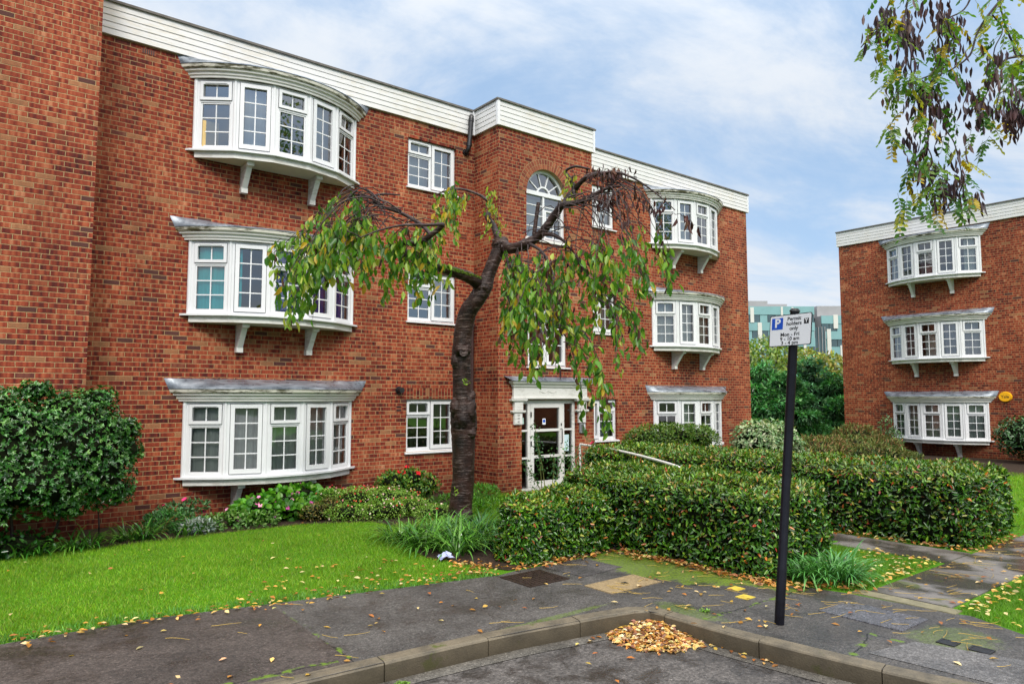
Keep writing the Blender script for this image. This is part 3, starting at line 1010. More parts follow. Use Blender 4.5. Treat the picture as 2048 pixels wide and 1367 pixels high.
for ux, nums, side in ((9.345, ('53', '49', '45'), 'left'), (11.20, ('55', '51', '47'), 'right')):
    t_ = thing('number_plaque', f'white flat-number plaque reading {nums[0]}, {nums[1]}, {nums[2]} {side} of the glazed front door', 'plaque', FB(ux, 1.42, .05), 'number plaques beside the door')
    pl = MB(FB); pl.box(ux - .085, ux + .085, 1.435, 1.65, .0505, .056)
    pl.build('plate', M['trim'], t_)
    for i, s in enumerate(nums):
        text_mesh('number', s, .062, FB, ux, 1.61 - i * .068, .0568, simple('grey_ink', (.10, .10, .10), .5), t_)

# fittings on the walls
dgr = thing('door_notice', 'small white notice with a blue disc on the middle of the door glass', 'notice', fd(10.15, 1.42, -.02))
nb = MB(fd); nb.box(10.115, 10.205, 1.40, 1.53, -.0285, -.026); nb.build('sheet', M['sign_white'], dgr)
nb = MB(fd); nb.prism([(10.16 + .036 * math.cos(t), 1.475 + .036 * math.sin(t), -.0255) for t in np.linspace(0, 2 * math.pi, 20)[:-1]], lambda p: (p[0], p[1], p[2] + .001))
nb.build('disc', M['sign_blue'], dgr)
nt = MB(fd); nt.box(10.755, 10.90, .80, 1.16, -.0385, -.036)
tag(nt.build('paper_notice', simple('pale_paper', (.50, .66, .70), .7), None), 'pale blue paper notice inside the narrow pane right of the door', 'notice')
nt = MB(fd); nt.box(9.535, 9.60, 1.42, 1.56, -.0385, -.036)
tag(nt.build('sticker', simple('green_sticker', (.38, .55, .48), .6), None), 'small green sticker inside the narrow pane left of the door', 'sticker')

ic = thing('intercom', 'grey door entry panel with call buttons under the right number plaque', 'intercom', FB(11.21, 1.2, 0))
b_ = MB(FB); b_.box(11.13, 11.29, 1.19, 1.405, .0, .055); b_.build('casing', simple('grey_metal', (.36, .38, .42), .35, .5, .1, 4, .5), ic, bevel=.006)
for i in range(5):
    b_ = MB(FB); b_.box(11.235, 11.275, 1.23 + i * .032, 1.248 + i * .032, .0552, .06); b_.build('call_button', M['sign_white'], ic)
b_ = MB(FB); b_.box(11.145, 11.215, 1.22, 1.38, .0552, .058); b_.build('speaker_grille', simple('dark_grille', (.12, .12, .13), .5), ic)

fl = thing('porch_light', 'cream box light with dark sensor at the top right of the door surround', 'light', FB(11.5, 1.75, 0))
b_ = MB(FB); b_.box(11.40, 11.555, 1.78, 1.99, .0, .10); b_.build('lamp_box', simple('cream_plastic', (.62, .52, .26), .4), fl, bevel=.012)
b_ = MB(FB); b_.box(11.41, 11.54, 1.72, 1.779, .0, .07); b_.build('sensor', M['black_plastic'], fl, bevel=.01)

fu_ = MB()
fu_.tube([(7.02, YF + .02, 2.13), (7.02, YF - .14, 2.13)], .055, 16)
fu_.tube([(7.02, YF - .001, 2.13), (7.02, YF - .02, 2.13)], .075, 16)
fu_.tube([(7.02, YF - .1401, 2.13), (7.02, YF - .142, 2.13)], .042, 14)
tag(fu_.build('boiler_flue', M['black_plastic']), 'round black boiler flue on the brick wall left of the ground floor kitchen window', 'flue')
sp = MB()
pts = smooth_path([(8.60, YF + .0, 7.33), (8.60, YF - .10, 7.36), (8.61, YF - .13, 7.46), (8.64, YF - .13, 7.75), (8.66, YF - .13, 8.0), (8.68, YF - .12, 8.12), (8.73, YF - .02, 8.17)], 5)
sp.tube(pts, .052, 12)
sp.tube([(8.61, YF - .13, 7.44), (8.615, YF - .13, 7.52)], .062, 12); sp.tube([(8.66, YF - .13, 8.0), (8.667, YF - .13, 8.07)], .062, 12)
sp.tube([(8.60, YF, 7.33), (8.60, YF - .03, 7.335)], .075, 12)
tag(sp.build('rainwater_pipe', M['black_plastic']), 'bent black waste pipe across the white cladding left of the stair tower', 'pipe')
dp = MB()
dp.tube([(8.77, YF - .06, .03), (8.77, YF - .06, 3.6)], .034, 10)
for z in (.5, 2.0, 3.5): dp.box(8.725, 8.815, YF - .10, YF, z, z + .05)
dp.tube(smooth_path([(8.77, YF - .06, .05), (8.76, YF - .08, .0), (8.72, YF - .14, -.05)], 4), .036, 10)
tag(dp.build('drainpipe', M['brown_plastic']), 'thin dark drainpipe in the brick corner beside the stair tower', 'pipe')
ks = thing('key_safe', 'small black key safe with grey face low under the left ground floor bow window', 'key safe', (5.06, YF, .38))
b_ = MB(); b_.prism([(5.06 + .052 * math.cos(t), YF, .40 + .085 * math.sin(t)) for t in np.linspace(0, 2 * math.pi, 20)[:-1]], lambda p: (p[0], p[1] - .05, p[2]))
b_.build('casing', M['black_plastic'], ks)
b_ = MB(); b_.prism([(5.06 + .030 * math.cos(t), YF - .0502, .40 + .062 * math.sin(t)) for t in np.linspace(0, 2 * math.pi, 20)[:-1]], lambda p: (p[0], p[1] - .008, p[2]))
b_.build('keypad', simple('grey_plastic', (.42, .42, .40), .4), ks)

# ------------------------------------------------------------------ the second building
b2 = thing('apartment_building', 'brick block at the right with a yellow alarm box beside its lowest bow window', 'building', (30, 8, 0), 'blocks of flats')
CB = 9.95
F2 = (.58, 3.30, 6.10)
w = MB()
wall_cells(w, FR_, -13.22, 12, -.2, ZT, [(-CB - 1.405, -CB + 1.405, z - .02, z + 1.255) for z in F2])
w.quad((XR, 13.22, -.2), (40, 13.22, -.2), (40, 13.22, ZT), (XR, 13.22, ZT))
w.quad((XR, -12, -.2), (40, -12, -.2), (40, -12, ZT), (XR, -12, ZT))
w.quad((40, -12, -.2), (40, 13.22, -.2), (40, 13.22, ZT), (40, -12, ZT))
w.build('wall', M['brick2'], b2, fix=False)
rf = MB(); rf.box(XR + .02, 39.98, -11.98, 13.2, ZT - .06, ZT - .01); rf.build('roof', M['felt'], b2)
cl, ce = MB(), MB()
cladding_run(cl, ce, FR_, -13.22 - .055, 12, ZF, ZT)
cladding_run(cl, ce, Frame((XR, 13.22, 0), (1, 0, 0), (0, 1, 0)), 0, 13.5, ZF, ZT)
cl.build('cladding', M['cladding'], b2); ce.build('roof_edge', M['roof_edge'], b2)
fr2 = Frame((XR, CB, 0), (0, -1, 0), (-1, 0, 0))
bay_window(fr2, b2, F2[0], [(-1, 1, .14, 'grey_net', .05, 1.2, .02)], M['glass'])
bay_window(fr2, b2, F2[1], [(-1, -.2, .14, 'mauve_cloth', .05, 1.2, .02), (-.1, .2, .14, 'net', .05, .8, .02), (.3, 1, .14, 'mauve_cloth', .05, 1.2, .02)], M['glass'])
bay_window(fr2, b2, F2[2], [(-1, -.8, .14, 'net', .05, 1.2, .02), (-.15, .15, .16, 'mauve_cloth', .05, .7, .02), (.72, 1, .14, 'net', .05, 1.2, .02)], M['glass'])
al = thing('burglar_alarm', 'round yellow burglar alarm box on the brick wall right of the lowest far bow window', 'alarm', (XR, 7.98, 1.94))
b_ = MB(FR_)
b_.prism([(-7.98 + .19 * math.cos(t), 2.0 + .165 * math.sin(t), 0) for t in np.linspace(0, 2 * math.pi, 28)[:-1]], lambda p: (-7.98 + (p[0] + 7.98) * .9, 2.0 + (p[1] - 2.0) * .9, .07), smooth=False)
b_.build('cover', simple('yellow_plastic', (.85, .42, .01), .35, .5, .05, 3), al)
text_mesh('lettering', 'Yale', .13, FR_, -7.98, 2.0, .0712, M['ink'], al)

# ------------------------------------------------------------------ ground, road, pavement, paths
def poly_sheet(name, pts, z, mat, kind='structure', sub=0):
    me = bpy.data.meshes.new(name)
    vs = [Vector((x, y, z)) for x, y in pts]
    tris = []
    for t_ in tessellate_polygon([vs]):
        a, b, c = [vs[i] for i in t_]
        tris.append(t_ if (b - a).cross(c - a).z > 0 else t_[::-1])
    me.from_pydata(vs, [], tris); me.update()
    o = link(name, me, mat)
    if kind: o['kind'] = kind
    return o


def asphalt(name, base, wet, coarse=60, moss=None, cracks=(), mott=.32, msc=1.7):
    t = NT(name); pos, _ = t.geo()
    x, y, z = t.sep(pos)
    g = t.noise(pos, coarse * 1.3, 4, .8)
    vo = t.n('ShaderNodeTexVoronoi'); t.set(vo.inputs['Vector'], pos); vo.inputs['Scale'].default_value = coarse * 1.5
    big = t.noise(pos, 1.1, 5, .6, .6)
    mid = t.noise(pos, msc, 7, .68, .5)
    c = t.mix(t.rng(g, .3, .7, 0, 1), tuple(v * .35 for v in base), tuple(v * 2.1 for v in base))
    g2 = t.rng(t.noise(pos, 21, 5, .85), .3, .7, .42, 1.6)
    c = t.mix(1, c, t.xyz(g2, g2, g2), 'MULTIPLY')
    chips = t.sstep(t.white(t.xyz(t.m('FLOOR', t.m('MULTIPLY', x, 85)), t.m('FLOOR', t.m('MULTIPLY', y, 85)), 0.0)), .968, .975)
    c = t.mix(t.m('MULTIPLY', chips, .3), c, tuple(min(1, v * 5) for v in base))
    dk = t.rng(big, .35, .65, .7, 1.25)
    c = t.mix(1, c, t.xyz(dk, dk, dk), 'MULTIPLY')
    damp = t.sstep(mid, .40, .68)
    c = t.mix(t.m('MULTIPLY', damp, mott), c, tuple(v * .32 for v in base))
    rough = t.m('SUBTRACT', .72, t.m('MULTIPLY', damp, wet))
    hgt = t.m('ADD', t.m('MULTIPLY', vo.outputs['Distance'], 1.0), t.m('MULTIPLY', g, .7))
    for (ax, ay, bx_, by_, wd) in cracks:
        L = math.hypot(bx_ - ax, by_ - ay); ux, uy = (bx_ - ax) / L, (by_ - ay) / L
        wv = t.m('MULTIPLY', t.m('SUBTRACT', t.noise(pos, 5, 4), .5), .10)
        d = t.m('ABSOLUTE', t.m('ADD', wv, t.m('ADD', t.m('MULTIPLY', t.m('SUBTRACT', x, ax), -uy), t.m('MULTIPLY', t.m('SUBTRACT', y, ay), ux))))
        s = t.m('ADD', t.m('MULTIPLY', t.m('SUBTRACT', x, ax), ux), t.m('MULTIPLY', t.m('SUBTRACT', y, ay), uy))
        ins = t.m('MULTIPLY', t.m('GREATER_THAN', s, 0), t.m('LESS_THAN', s, L))
        mk = t.m('MULTIPLY', t.m('SUBTRACT', 1, t.sstep(d, wd * .5, wd)), ins)
        c = t.mix(mk, c, (.008, .008, .007))
        mg = t.m('MULTIPLY', t.m('MULTIPLY', t.m('SUBTRACT', 1, t.sstep(d, wd, wd * 4.5)), ins), t.sstep(t.noise(pos, 9, 4), .5, .6))
        c = t.mix(mg, c, (.10, .17, .01))
    for (mx_, my_, rx, ry, st_) in (moss or ()):
        dd = t.m('ADD', t.m('POWER', t.m('DIVIDE', t.m('SUBTRACT', x, mx_), rx), 2), t.m('POWER', t.m('DIVIDE', t.m('SUBTRACT', y, my_), ry), 2))
        dd = t.m('ADD', dd, t.m('MULTIPLY', t.m('SUBTRACT', t.noise(pos, 3.5, 7, .75), .5), 4.2))
        mk = t.m('MULTIPLY', t.m('SUBTRACT', 1, t.sstep(dd, .35, 1.25)), st_, clamp=True)
        c = t.mix(t.m('MULTIPLY', mk, t.rng(t.noise(pos, 40, 4, .7), .35, .62, .25, 1)), c, t.mix(t.noise(pos, 30, 3), (.06, .12, .003), (.20, .30, .010)))
    t.pbr(c, rough, .5, t.bump(hgt, .55, .006))
    return t.mat


KERB = [(-45, 6.4), (-6, 5.35), (0, 5.05), (2, 4.955), (3.6, 4.86), (4.4, 4.74), (5.05, 4.62), (5.20, 4.56), (5.25, 4.42), (5.29, 3.7), (5.41, 2.8), (5.57, 2.05), (6.1, 0), (8.2, -8), (14, -30)]
EDGE = [(-45, 8.9), (-6, 7.5), (.4, 7.2), (1.5, 7.18), (2.6, 6.95), (3.7, 6.71), (4.94, 6.46), (5.2, 6.5), (6.8, 6.5), (7.02, 6.3), (7.06, 4.4), (7.28, 3.66), (7.36, 2.78), (7.42, 2.6), (7.18, 2.1), (7.6, 0), (9.8, -8), (15.6, -30)]

M['grass_base'] = None


def lawn_material():
    t = NT('lawn_ground'); pos, _ = t.geo()
    n1 = t.noise(pos, 1.3, 4); n2 = t.noise(pos, 70, 3, .7)
    c = t.mix(n1, (.07, .22, .006), (.13, .34, .010))
    c = t.mix(t.rng(n2, .35, .65, 0, 1), t.mix(.6, c, (.02, .05, .006)), c)
    t.pbr(c, .9, .15, t.bump(n2, .8, .02))
    return t.mat


M['lawn'] = lawn_material()
poly_sheet('ground', [(-400, -400), (600, -400), (600, 700), (-400, 700)], -.30, simple('far_ground', (.05, .08, .025), .95, .1, .4, .05))
poly_sheet('lawn', EDGE[::1] + [(70, -30), (70, 60), (-45, 60)], -.002, M['lawn'])
poly_sheet('road', KERB[::1] + [(14, -60), (-45, -60)], -.145,
           asphalt('road_asphalt', (.074, .067, .063), .56, 26, mott=.9, msc=3.4))
poly_sheet('pavement', KERB + EDGE[::-1], .003,
           asphalt('pavement_asphalt', (.054, .050, .047), .40, 46,
                   moss=[(6.55, 5.7, .42, 1.05, 1.6), (6.92, 4.7, .2, .7, 1.6), (5.5, 4.3, .14, .4, .5), (4.0, 4.93, 1.2, .05, .5), (6.6, 2.45, .4, .3, .45)],
                   cracks=[(2.49, 6.95, 2.49, 5.0, .014), (5.42, 4.05, 7.2, 4.02, .010), (5.55, 2.78, 6.2, 2.95, .012), (6.2, 2.95, 6.25, 1.2, .010), (1.0, 5.15, 2.5, 5.05, .012)]))
# smoother tarmac patches let into the pavement
pm_ = asphalt('tarmac_patch', (.085, .082, .082), .40, 60)
poly_sheet('pavement_patch', [(5.72, 2.74), (6.28, 2.62), (6.46, 2.02), (7.0, .2), (6.3, -.6), (5.85, 1.4)], .007, pm_)
poly_sheet('pavement_patch', [(2.52, 6.90), (2.48, 5.02), (-3, 5.28), (-3, 7.28), (.4, 7.16), (1.5, 7.14)], .007,
           asphalt('old_tarmac', (.046, .037, .033), .46, 50, cracks=[(.2, 5.3, 2.4, 5.16, .012)]))
poly_sheet('pavement_patch', [(5.55, 6.42), (6.25, 6.45), (6.3, 5.85), (5.62, 5.80)], .007, asphalt('dark_patch', (.055, .05, .05), .3, 60))


def slab_material(name, base):
    t = NT(name); pos, _ = t.geo()
    x, y, z = t.sep(pos)
    n1 = t.noise(pos, 2.2, 5, .6, .7); n2 = t.noise(pos, 45, 4)
    wet = t.sstep(t.noise(t.xyz(t.m('MULTIPLY', x, 1.2), t.m('MULTIPLY', y, .8), 0.0), 1.5, 3, .5, .3), .40, .58)
    c = t.mix(n2, tuple(v * .75 for v in base), tuple(v * 1.2 for v in base))
    c = t.mix(t.m('MULTIPLY', wet, .8), c, (.036, .030, .027))
    c = t.mix(t.sstep(n1, .58, .70), c, (.075, .085, .022))
    t.pbr(c, t.m('SUBTRACT', .62, t.m('MULTIPLY', wet, .44)), .5, t.bump(t.m('ADD', n2, n1), .3, .006))
    return t.mat


M['slab'] = slab_material('path_slab', (.17, .155, .145))


def path(name, slabs):
    mb = MB()
    for (xa, xb, ya, yb) in slabs:
        dz = random.uniform(-.003, .003)
        mb.box(xa + .002, xb - .002, ya + .002, yb - .002, -.06, .012 + dz * .5)
    o = mb.build(name, M['slab'], bevel=.003); o['kind'] = 'structure'
    return o


path('garden_path', [(7.53 + i * .9, 8.43 + i * .9 - .0, 2.80, 3.56) for i in range(18)])
path('door_path', [(9.50, 10.30, 3.575 + i * .62, 3.575 + (i + 1) * .62) for i in range(11)] + [(9.50, 10.9, 10.40, 11.26)])
eb = MB()
eb.box(7.34, 7.52, 2.70, 3.66, -.06, .010)
o = eb.build('path_edging', simple('edging_concrete', (.20, .18, .11), .6, .4, .2, 9, bs=.4), bevel=.004); o['kind'] = 'structure'


def kerb():
    # blocks along the polyline, bullnosed
    P = [np.array(p) for p in smooth_path(KERB[1:-1], 8)]
    d = [0]
    for a, b in zip(P, P[1:]): d.append(d[-1] + np.linalg.norm(b - a))
    d = np.array(d); P = np.array(P)
    def pos(s): return np.array([np.interp(s, d, P[:, 0]), np.interp(s, d, P[:, 1])])
    # start the joints so that one falls near (2.57, 4.92)
    s0 = d[np.argmin(np.linalg.norm(P - np.array([2.60, 4.92]), axis=1))] % .93
    mb = MB()
    prof = [(-.012, -.25), (-.012, -.012), (-.006, .0), (.012, .008), (.125, .010), (.127, -.05)]   # (inward from the road face, z)
    s = s0 - .93
    while s < d[-1]:
        a, b = max(s + .004, 0), min(s + .926, d[-1])
        if b - a > .1:
            k = 6
            rows = []
            dz = random.uniform(-.004, .004); dn = random.uniform(-.004, .004)
            for i in range(k + 1):
                q = a + (b - a) * i / k
                p = pos(q); t = pos(min(q + .03, d[-1])) - pos(max(q - .03, 0)); t /= np.linalg.norm(t)
                n_ = np.array([-t[1], t[0]])
                rows.append([(*(p + n_ * (w_ + dn)), z_ + dz) for w_, z_ in prof])
            mb.grid(rows, smooth=False)
            mb.add(rows[0], [tuple(range(len(prof)))]); mb.add(rows[-1], [tuple(range(len(prof)))])
        s += .93
    t = NT('kerb_concrete'); pos_, nrm = t.geo()
    n1 = t.noise(pos_, 5, 5, .6); n2 = t.noise(pos_, 70, 3)
    c = t.mix(n2, (.10, .083, .058), (.21, .175, .12))
    c = t.mix(t.rng(n1, .4, .65, 0, .65), c, (.05, .045, .035))
    c = t.mix(t.sstep(t.noise(pos_, 3.1, 5, .7), .58, .68), c, (.07, .085, .015))
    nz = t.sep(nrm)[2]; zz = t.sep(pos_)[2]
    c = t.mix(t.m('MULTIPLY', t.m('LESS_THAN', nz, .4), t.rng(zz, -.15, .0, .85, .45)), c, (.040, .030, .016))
    t.pbr(c, .6, .45, t.bump(t.m('ADD', n2, n1), .5, .006))
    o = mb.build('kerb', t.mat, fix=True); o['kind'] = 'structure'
    # gutter channel beside it
    g = MB()
    rows = []
    for q in np.linspace(0, d[-1], 160):
        p = pos(q); tt = pos(min(q + .03, d[-1])) - pos(max(q - .03, 0)); tt /= np.linalg.norm(tt); n_ = np.array([-tt[1], tt[0]])
        rows.append([(*(p - n_ * .012), -.138), (*(p - n_ * .16), -.140)])
    g.grid(rows, smooth=False)
    o = g.build('gutter', asphalt('gutter_stone', (.085, .078, .068), .35, 45), fix=True); o['kind'] = 'structure'


kerb()

# planting bed
BED = [(-9, 11.6), (-9, 11.0), (.58, 11.0), (1.66, 10.88), (3.05, 10.95), (4.45, 10.9), (5.4, 10.4), (5.55, 9.6), (4.95, 8.8), (4.75, 7.7), (5.0, 6.9), (5.15, 6.56), (6.9, 6.52), (7.1, 6.6), (8.6, 7.9), (6.9, 8.2), (6.8, 10), (7.4, 11), (8.80, 11.6), (8.80, 12.48), (1.52, 12.48), (1.52, 11.6)]
poly_sheet('flower_bed', BED, .006, M['soil'])
poly_sheet('hedge_soil', [(6.98, 6.5), (7.02, 4.3), (8.7, 4.2), (8.8, 7.9)], .0065, M['soil'])
poly_sheet('shrub_bed', [(11.0, 11.4), (11.7, 12.48), (19.2, 12.48), (26.4, 13.1), (26.4, 4), (23, 4), (19, 9), (12.6, 10)], .006, M['soil'])

# covers in the pavement
def cover(name, label, cat, pts, mat, z=.011, ribs=0, ribmat=None, frame=True):
    xs = [p[0] for p in pts]; ys = [p[1] for p in pts]
    xa, xb, ya, yb = min(xs), max(xs), min(ys), max(ys)
    t = thing(name, label, cat, ((xa + xb) / 2, (ya + yb) / 2, 0))
    m = MB(); m.box(xa + .02, xb - .02, ya + .02, yb - .02, -.05, z)
    if ribs:
        nx = int((xb - xa - .06) / ribs); ny = int((yb - ya - .06) / ribs)
        for i in range(nx):
            for j in range(ny):
                cx_ = xa + .03 + (i + .5) * (xb - xa - .06) / nx; cy_ = ya + .03 + (j + .5) * (yb - ya - .06) / ny
                s = ribs * .36; r = ribs * .13
                if (i + j) % 2: m.box(cx_ - s, cx_ + s, cy_ - r, cy_ + r, z - .002, z + .006)
                else: m.box(cx_ - r, cx_ + r, cy_ - s, cy_ + s, z - .002, z + .006)
    m.build('plate', mat, t)
    if frame:
        f = MB()
        for q in ((xa, xb, ya, ya + .018), (xa, xb, yb - .018, yb), (xa, xa + .018, ya + .018, yb - .018), (xb - .018, xb, ya + .018, yb - .018)):
            f.box(*q, -.05, z + .001)
        f.build('rim', mat, t)
    return t


M['iron'] = simple('rusty_iron', (.045, .028, .022), .45, .5, .4, 14, .4, .5)
M['iron2'] = simple('dark_iron', (.03, .03, .034), .4, .5, .3, 14, .4, .5)
cover('manhole_cover', 'square rusty brown chequered manhole cover in front of the low hedge', 'manhole cover', [(4.87, 5.84), (5.44, 6.36)], M['iron'], ribs=.052)
sc_ = cover('inspection_cover', 'rectangular sandy concrete cover with a small dark keyhole in the pavement', 'manhole cover', [(5.36, 5.13), (6.12, 5.53)],
            simple('sandy_concrete', (.27, .20, .11), .8, .3, .25, 30, bs=.8))
kh = MB(); kh.box(5.72, 5.80, 5.30, 5.36, .0112, .014); kh.build('keyhole', M['iron2'], sc_)


def stone_cover_mat():
    t = NT('pebbled_iron'); pos, _ = t.geo()
    x, y, z = t.sep(pos)
    n1 = t.noise(t.xyz(t.m('MULTIPLY', x, 1), t.m('MULTIPLY', y, 2.2), 0.0), 26, 4, .6, 1.5)
    c = t.ramp(n1, [(.35, (.03, .03, .036)), (.55, (.11, .11, .13)), (.7, (.24, .24, .28))])
    t.pbr(c, .35, .6, t.bump(n1, .8, .012))
    return t.mat


cover('slate_cover', 'large wet grey ribbed cover in the pavement beside the sign post', 'manhole cover', [(6.46, 2.79), (6.98, 3.54)], stone_cover_mat())
cover('valve_cover', 'small black utility cover in the right pavement, nearer the path', 'utility cover', [(6.40, 2.37), (6.53, 2.51)], M['iron2'])
cover('valve_cover', 'small black utility cover at the right edge of the pavement, nearer the road', 'utility cover', [(6.42, 2.13), (6.55, 2.29)], M['iron2'])
M['yellow_paint'] = simple('yellow_paint', (.55, .42, .06), .6, .3, .25, 18)
for (x, y, s, lb) in ((6.53, 4.47, .07, 'yellow square marker painted on the pavement nearer the hedge'), (6.33, 4.23, .075, 'yellow square marker painted on the pavement nearer the kerb')):
    b_ = MB(); b_.box(x - s, x + s, y - s * .9, y + s * .9, -.01, .0095)
    tag(b_.build('pavement_marker', M['yellow_paint']), lb, 'marker', 'yellow pavement markers')

# ------------------------------------------------------------------ sign, rail, litter
base = Vector((5.83, 3.56, 0)); top = Vector((5.835, 3.325, 2.75))
sg = thing('parking_sign', 'white permit parking sign on a leaning black post in the pavement', 'sign', base)
pm = MB()
M['post_paint'] = simple('black_post_paint', (.006, .006, .010), .32, .22, .3, 14, bs=.15)
ax = (top - base).normalized()
pm.tube([base + ax * -.1, base + ax * .02, base + ax * .5, base + ax * .505, top - ax * .02, top], [.043, .042, .042, .039, .039, .039], 20)
pm.build('post', M['post_paint'], sg)
pc = MB(); pc.tube([top, top + ax * .012, top + ax * .03], [.045, .045, .028], 16); pc.build('cap', M['black_plastic'], sg)
tilt = Vector((0, -1, .012)).normalized()
sfo = top - ax * .165 + Vector((-.058, 0, 0))


class SignFrame:
    def __call__(s, u, v, w):
        p = sfo + tilt * u + Vector((0, -.085, 1)).normalized() * v + Vector((-1, 0, 0)) * w
        return tuple(p)


sf = SignFrame()


def rrect(u0, u1, v0, v1, r, w, n=5):
    out = []
    for cx_, cy_, a in ((u1 - r, v1 - r, 0), (u0 + r, v1 - r, 90), (u0 + r, v0 + r, 180), (u1 - r, v0 + r, 270)):
        for i in range(n + 1):
            q = R(a + 90 * i / n); out.append((cx_ + r * math.cos(q), cy_ + r * math.sin(q), w))
    return out


b_ = MB(sf); b_.prism(rrect(-.20, .20, -.14, .14, .018, 0), lambda p: (p[0], p[1], p[2] + .004)); b_.build('panel_border', M['ink'], sg)
b_ = MB(sf); b_.prism(rrect(-.193, .193, -.133, .133, .014, .0042), lambda p: (p[0], p[1], p[2] + .001)); pn = b_.build('panel', M['sign_white'], sg)
b_ = MB(sf); b_.prism(rrect(-.178, -.070, .012, .115, .004, .0055), lambda p: (p[0], p[1], p[2] + .0006)); b_.build('parking_symbol', M['sign_blue'], pn)
text_mesh('lettering', 'P', .108, sf, -.122, .066, .0066, M['sign_white'], pn, bold=.03)
b_ = MB(sf); b_.prism(rrect(.128, .172, .045, .092, .002, .0055), lambda p: (p[0], p[1], p[2] + .0006)); b_.build('zone_symbol', M['ink'], pn)
text_mesh('lettering', 'Y', .044, sf, .150, .070, .0066, M['sign_white'], pn, bold=.03)
for s, u, v in (('Permit', .035, .098), ('holders', .035, .056), ('only', .035, .014), ('Mon - Fri', .0, -.038), ('9 - 10 am', -.0, -.076), ('3 - 4 pm', -.0, -.112)):
    text_mesh('lettering', s, .045, sf, u, v, .0058, M['ink'], pn, bold=.020, sx=1.06)
bk = MB(); bk.box(sfo.x + .003, sfo.x + .05, sfo.y - .06, sfo.y + .07, sfo.z - .06, sfo.z - .03); bk.box(sfo.x + .003, sfo.x + .05, sfo.y - .06, sfo.y + .06, sfo.z + .06, sfo.z + .09)
bk.build('clamp', M['iron2'], sg)

hr = MB()
hr.tube(smooth_path([(10.97, 11.42, -.05), (10.97, 11.42, .5), (10.97, 11.42, .90), (10.965, 11.38, .945), (10.93, 11.28, .955), (10.3, 9.6, .945), (9.9, 8.5, .90), (9.62, 7.7, .84), (9.58, 7.6, .80), (9.58, 7.58, .7), (9.58, 7.58, -.05)], 6), .024, 10)
tag(hr.build('handrail', simple('white_painted_steel', (.72, .72, .70), .35, .5, .06, 6)), 'white painted steel handrail beside the entrance path', 'handrail')

# ------------------------------------------------------------------ leaf materials and plant builders
M['leaf'] = leaf_material('leaf', .38, .28)
M['gloss_leaf'] = leaf_material('glossy_leaf', .26, .16, .55)
M['petal'] = leaf_material('petal', .6, .25, .3)
M['blade'] = leaf_material('grass_blade', .45, .35, .35)
M['dead_leaf'] = leaf_material('dead_leaf', .5, .2, .4)
M['needle'] = leaf_material('conifer_spray', .6, .2, .25)


def bark_material(name, c0, c1, c2, ringy=True, rough=.38):
    t = NT(name); pos, _ = t.geo()
    x, y, z = t.sep(pos)
    st = t.noise(t.xyz(t.m('MULTIPLY', x, 5), t.m('MULTIPLY', y, 5), t.m('MULTIPLY', z, 42 if ringy else 9)), 1, 5, .62)
    n1 = t.noise(pos, 5, 5, .6); n2 = t.noise(pos, 38, 4)
    c = t.mix(t.rng(n1, .35, .65, 0, 1), c0, c1)
    c = t.mix(t.m('MULTIPLY', t.sstep(st, .54, .66), t.rng(n1, .3, .6, .25, .9)), c, c2)
    t.pbr(c, t.rng(n2, .3, .7, rough - .1, rough + .2), .35, t.bump(t.m('ADD', st, t.m('MULTIPLY', n2, .6)), .8, .018))
    return t.mat


M['cherry_bark'] = bark_material('cherry_bark', (.009, .004, .003), (.040, .016, .011), (.19, .14, .125))
M['twig'] = bark_material('twig_bark', (.018, .009, .009), (.040, .022, .020), (.11, .09, .09), False, .5)
M['grey_bark'] = bark_material('grey_bark', (.05, .042, .034), (.10, .085, .07), (.17, .15, .13), False, .75)


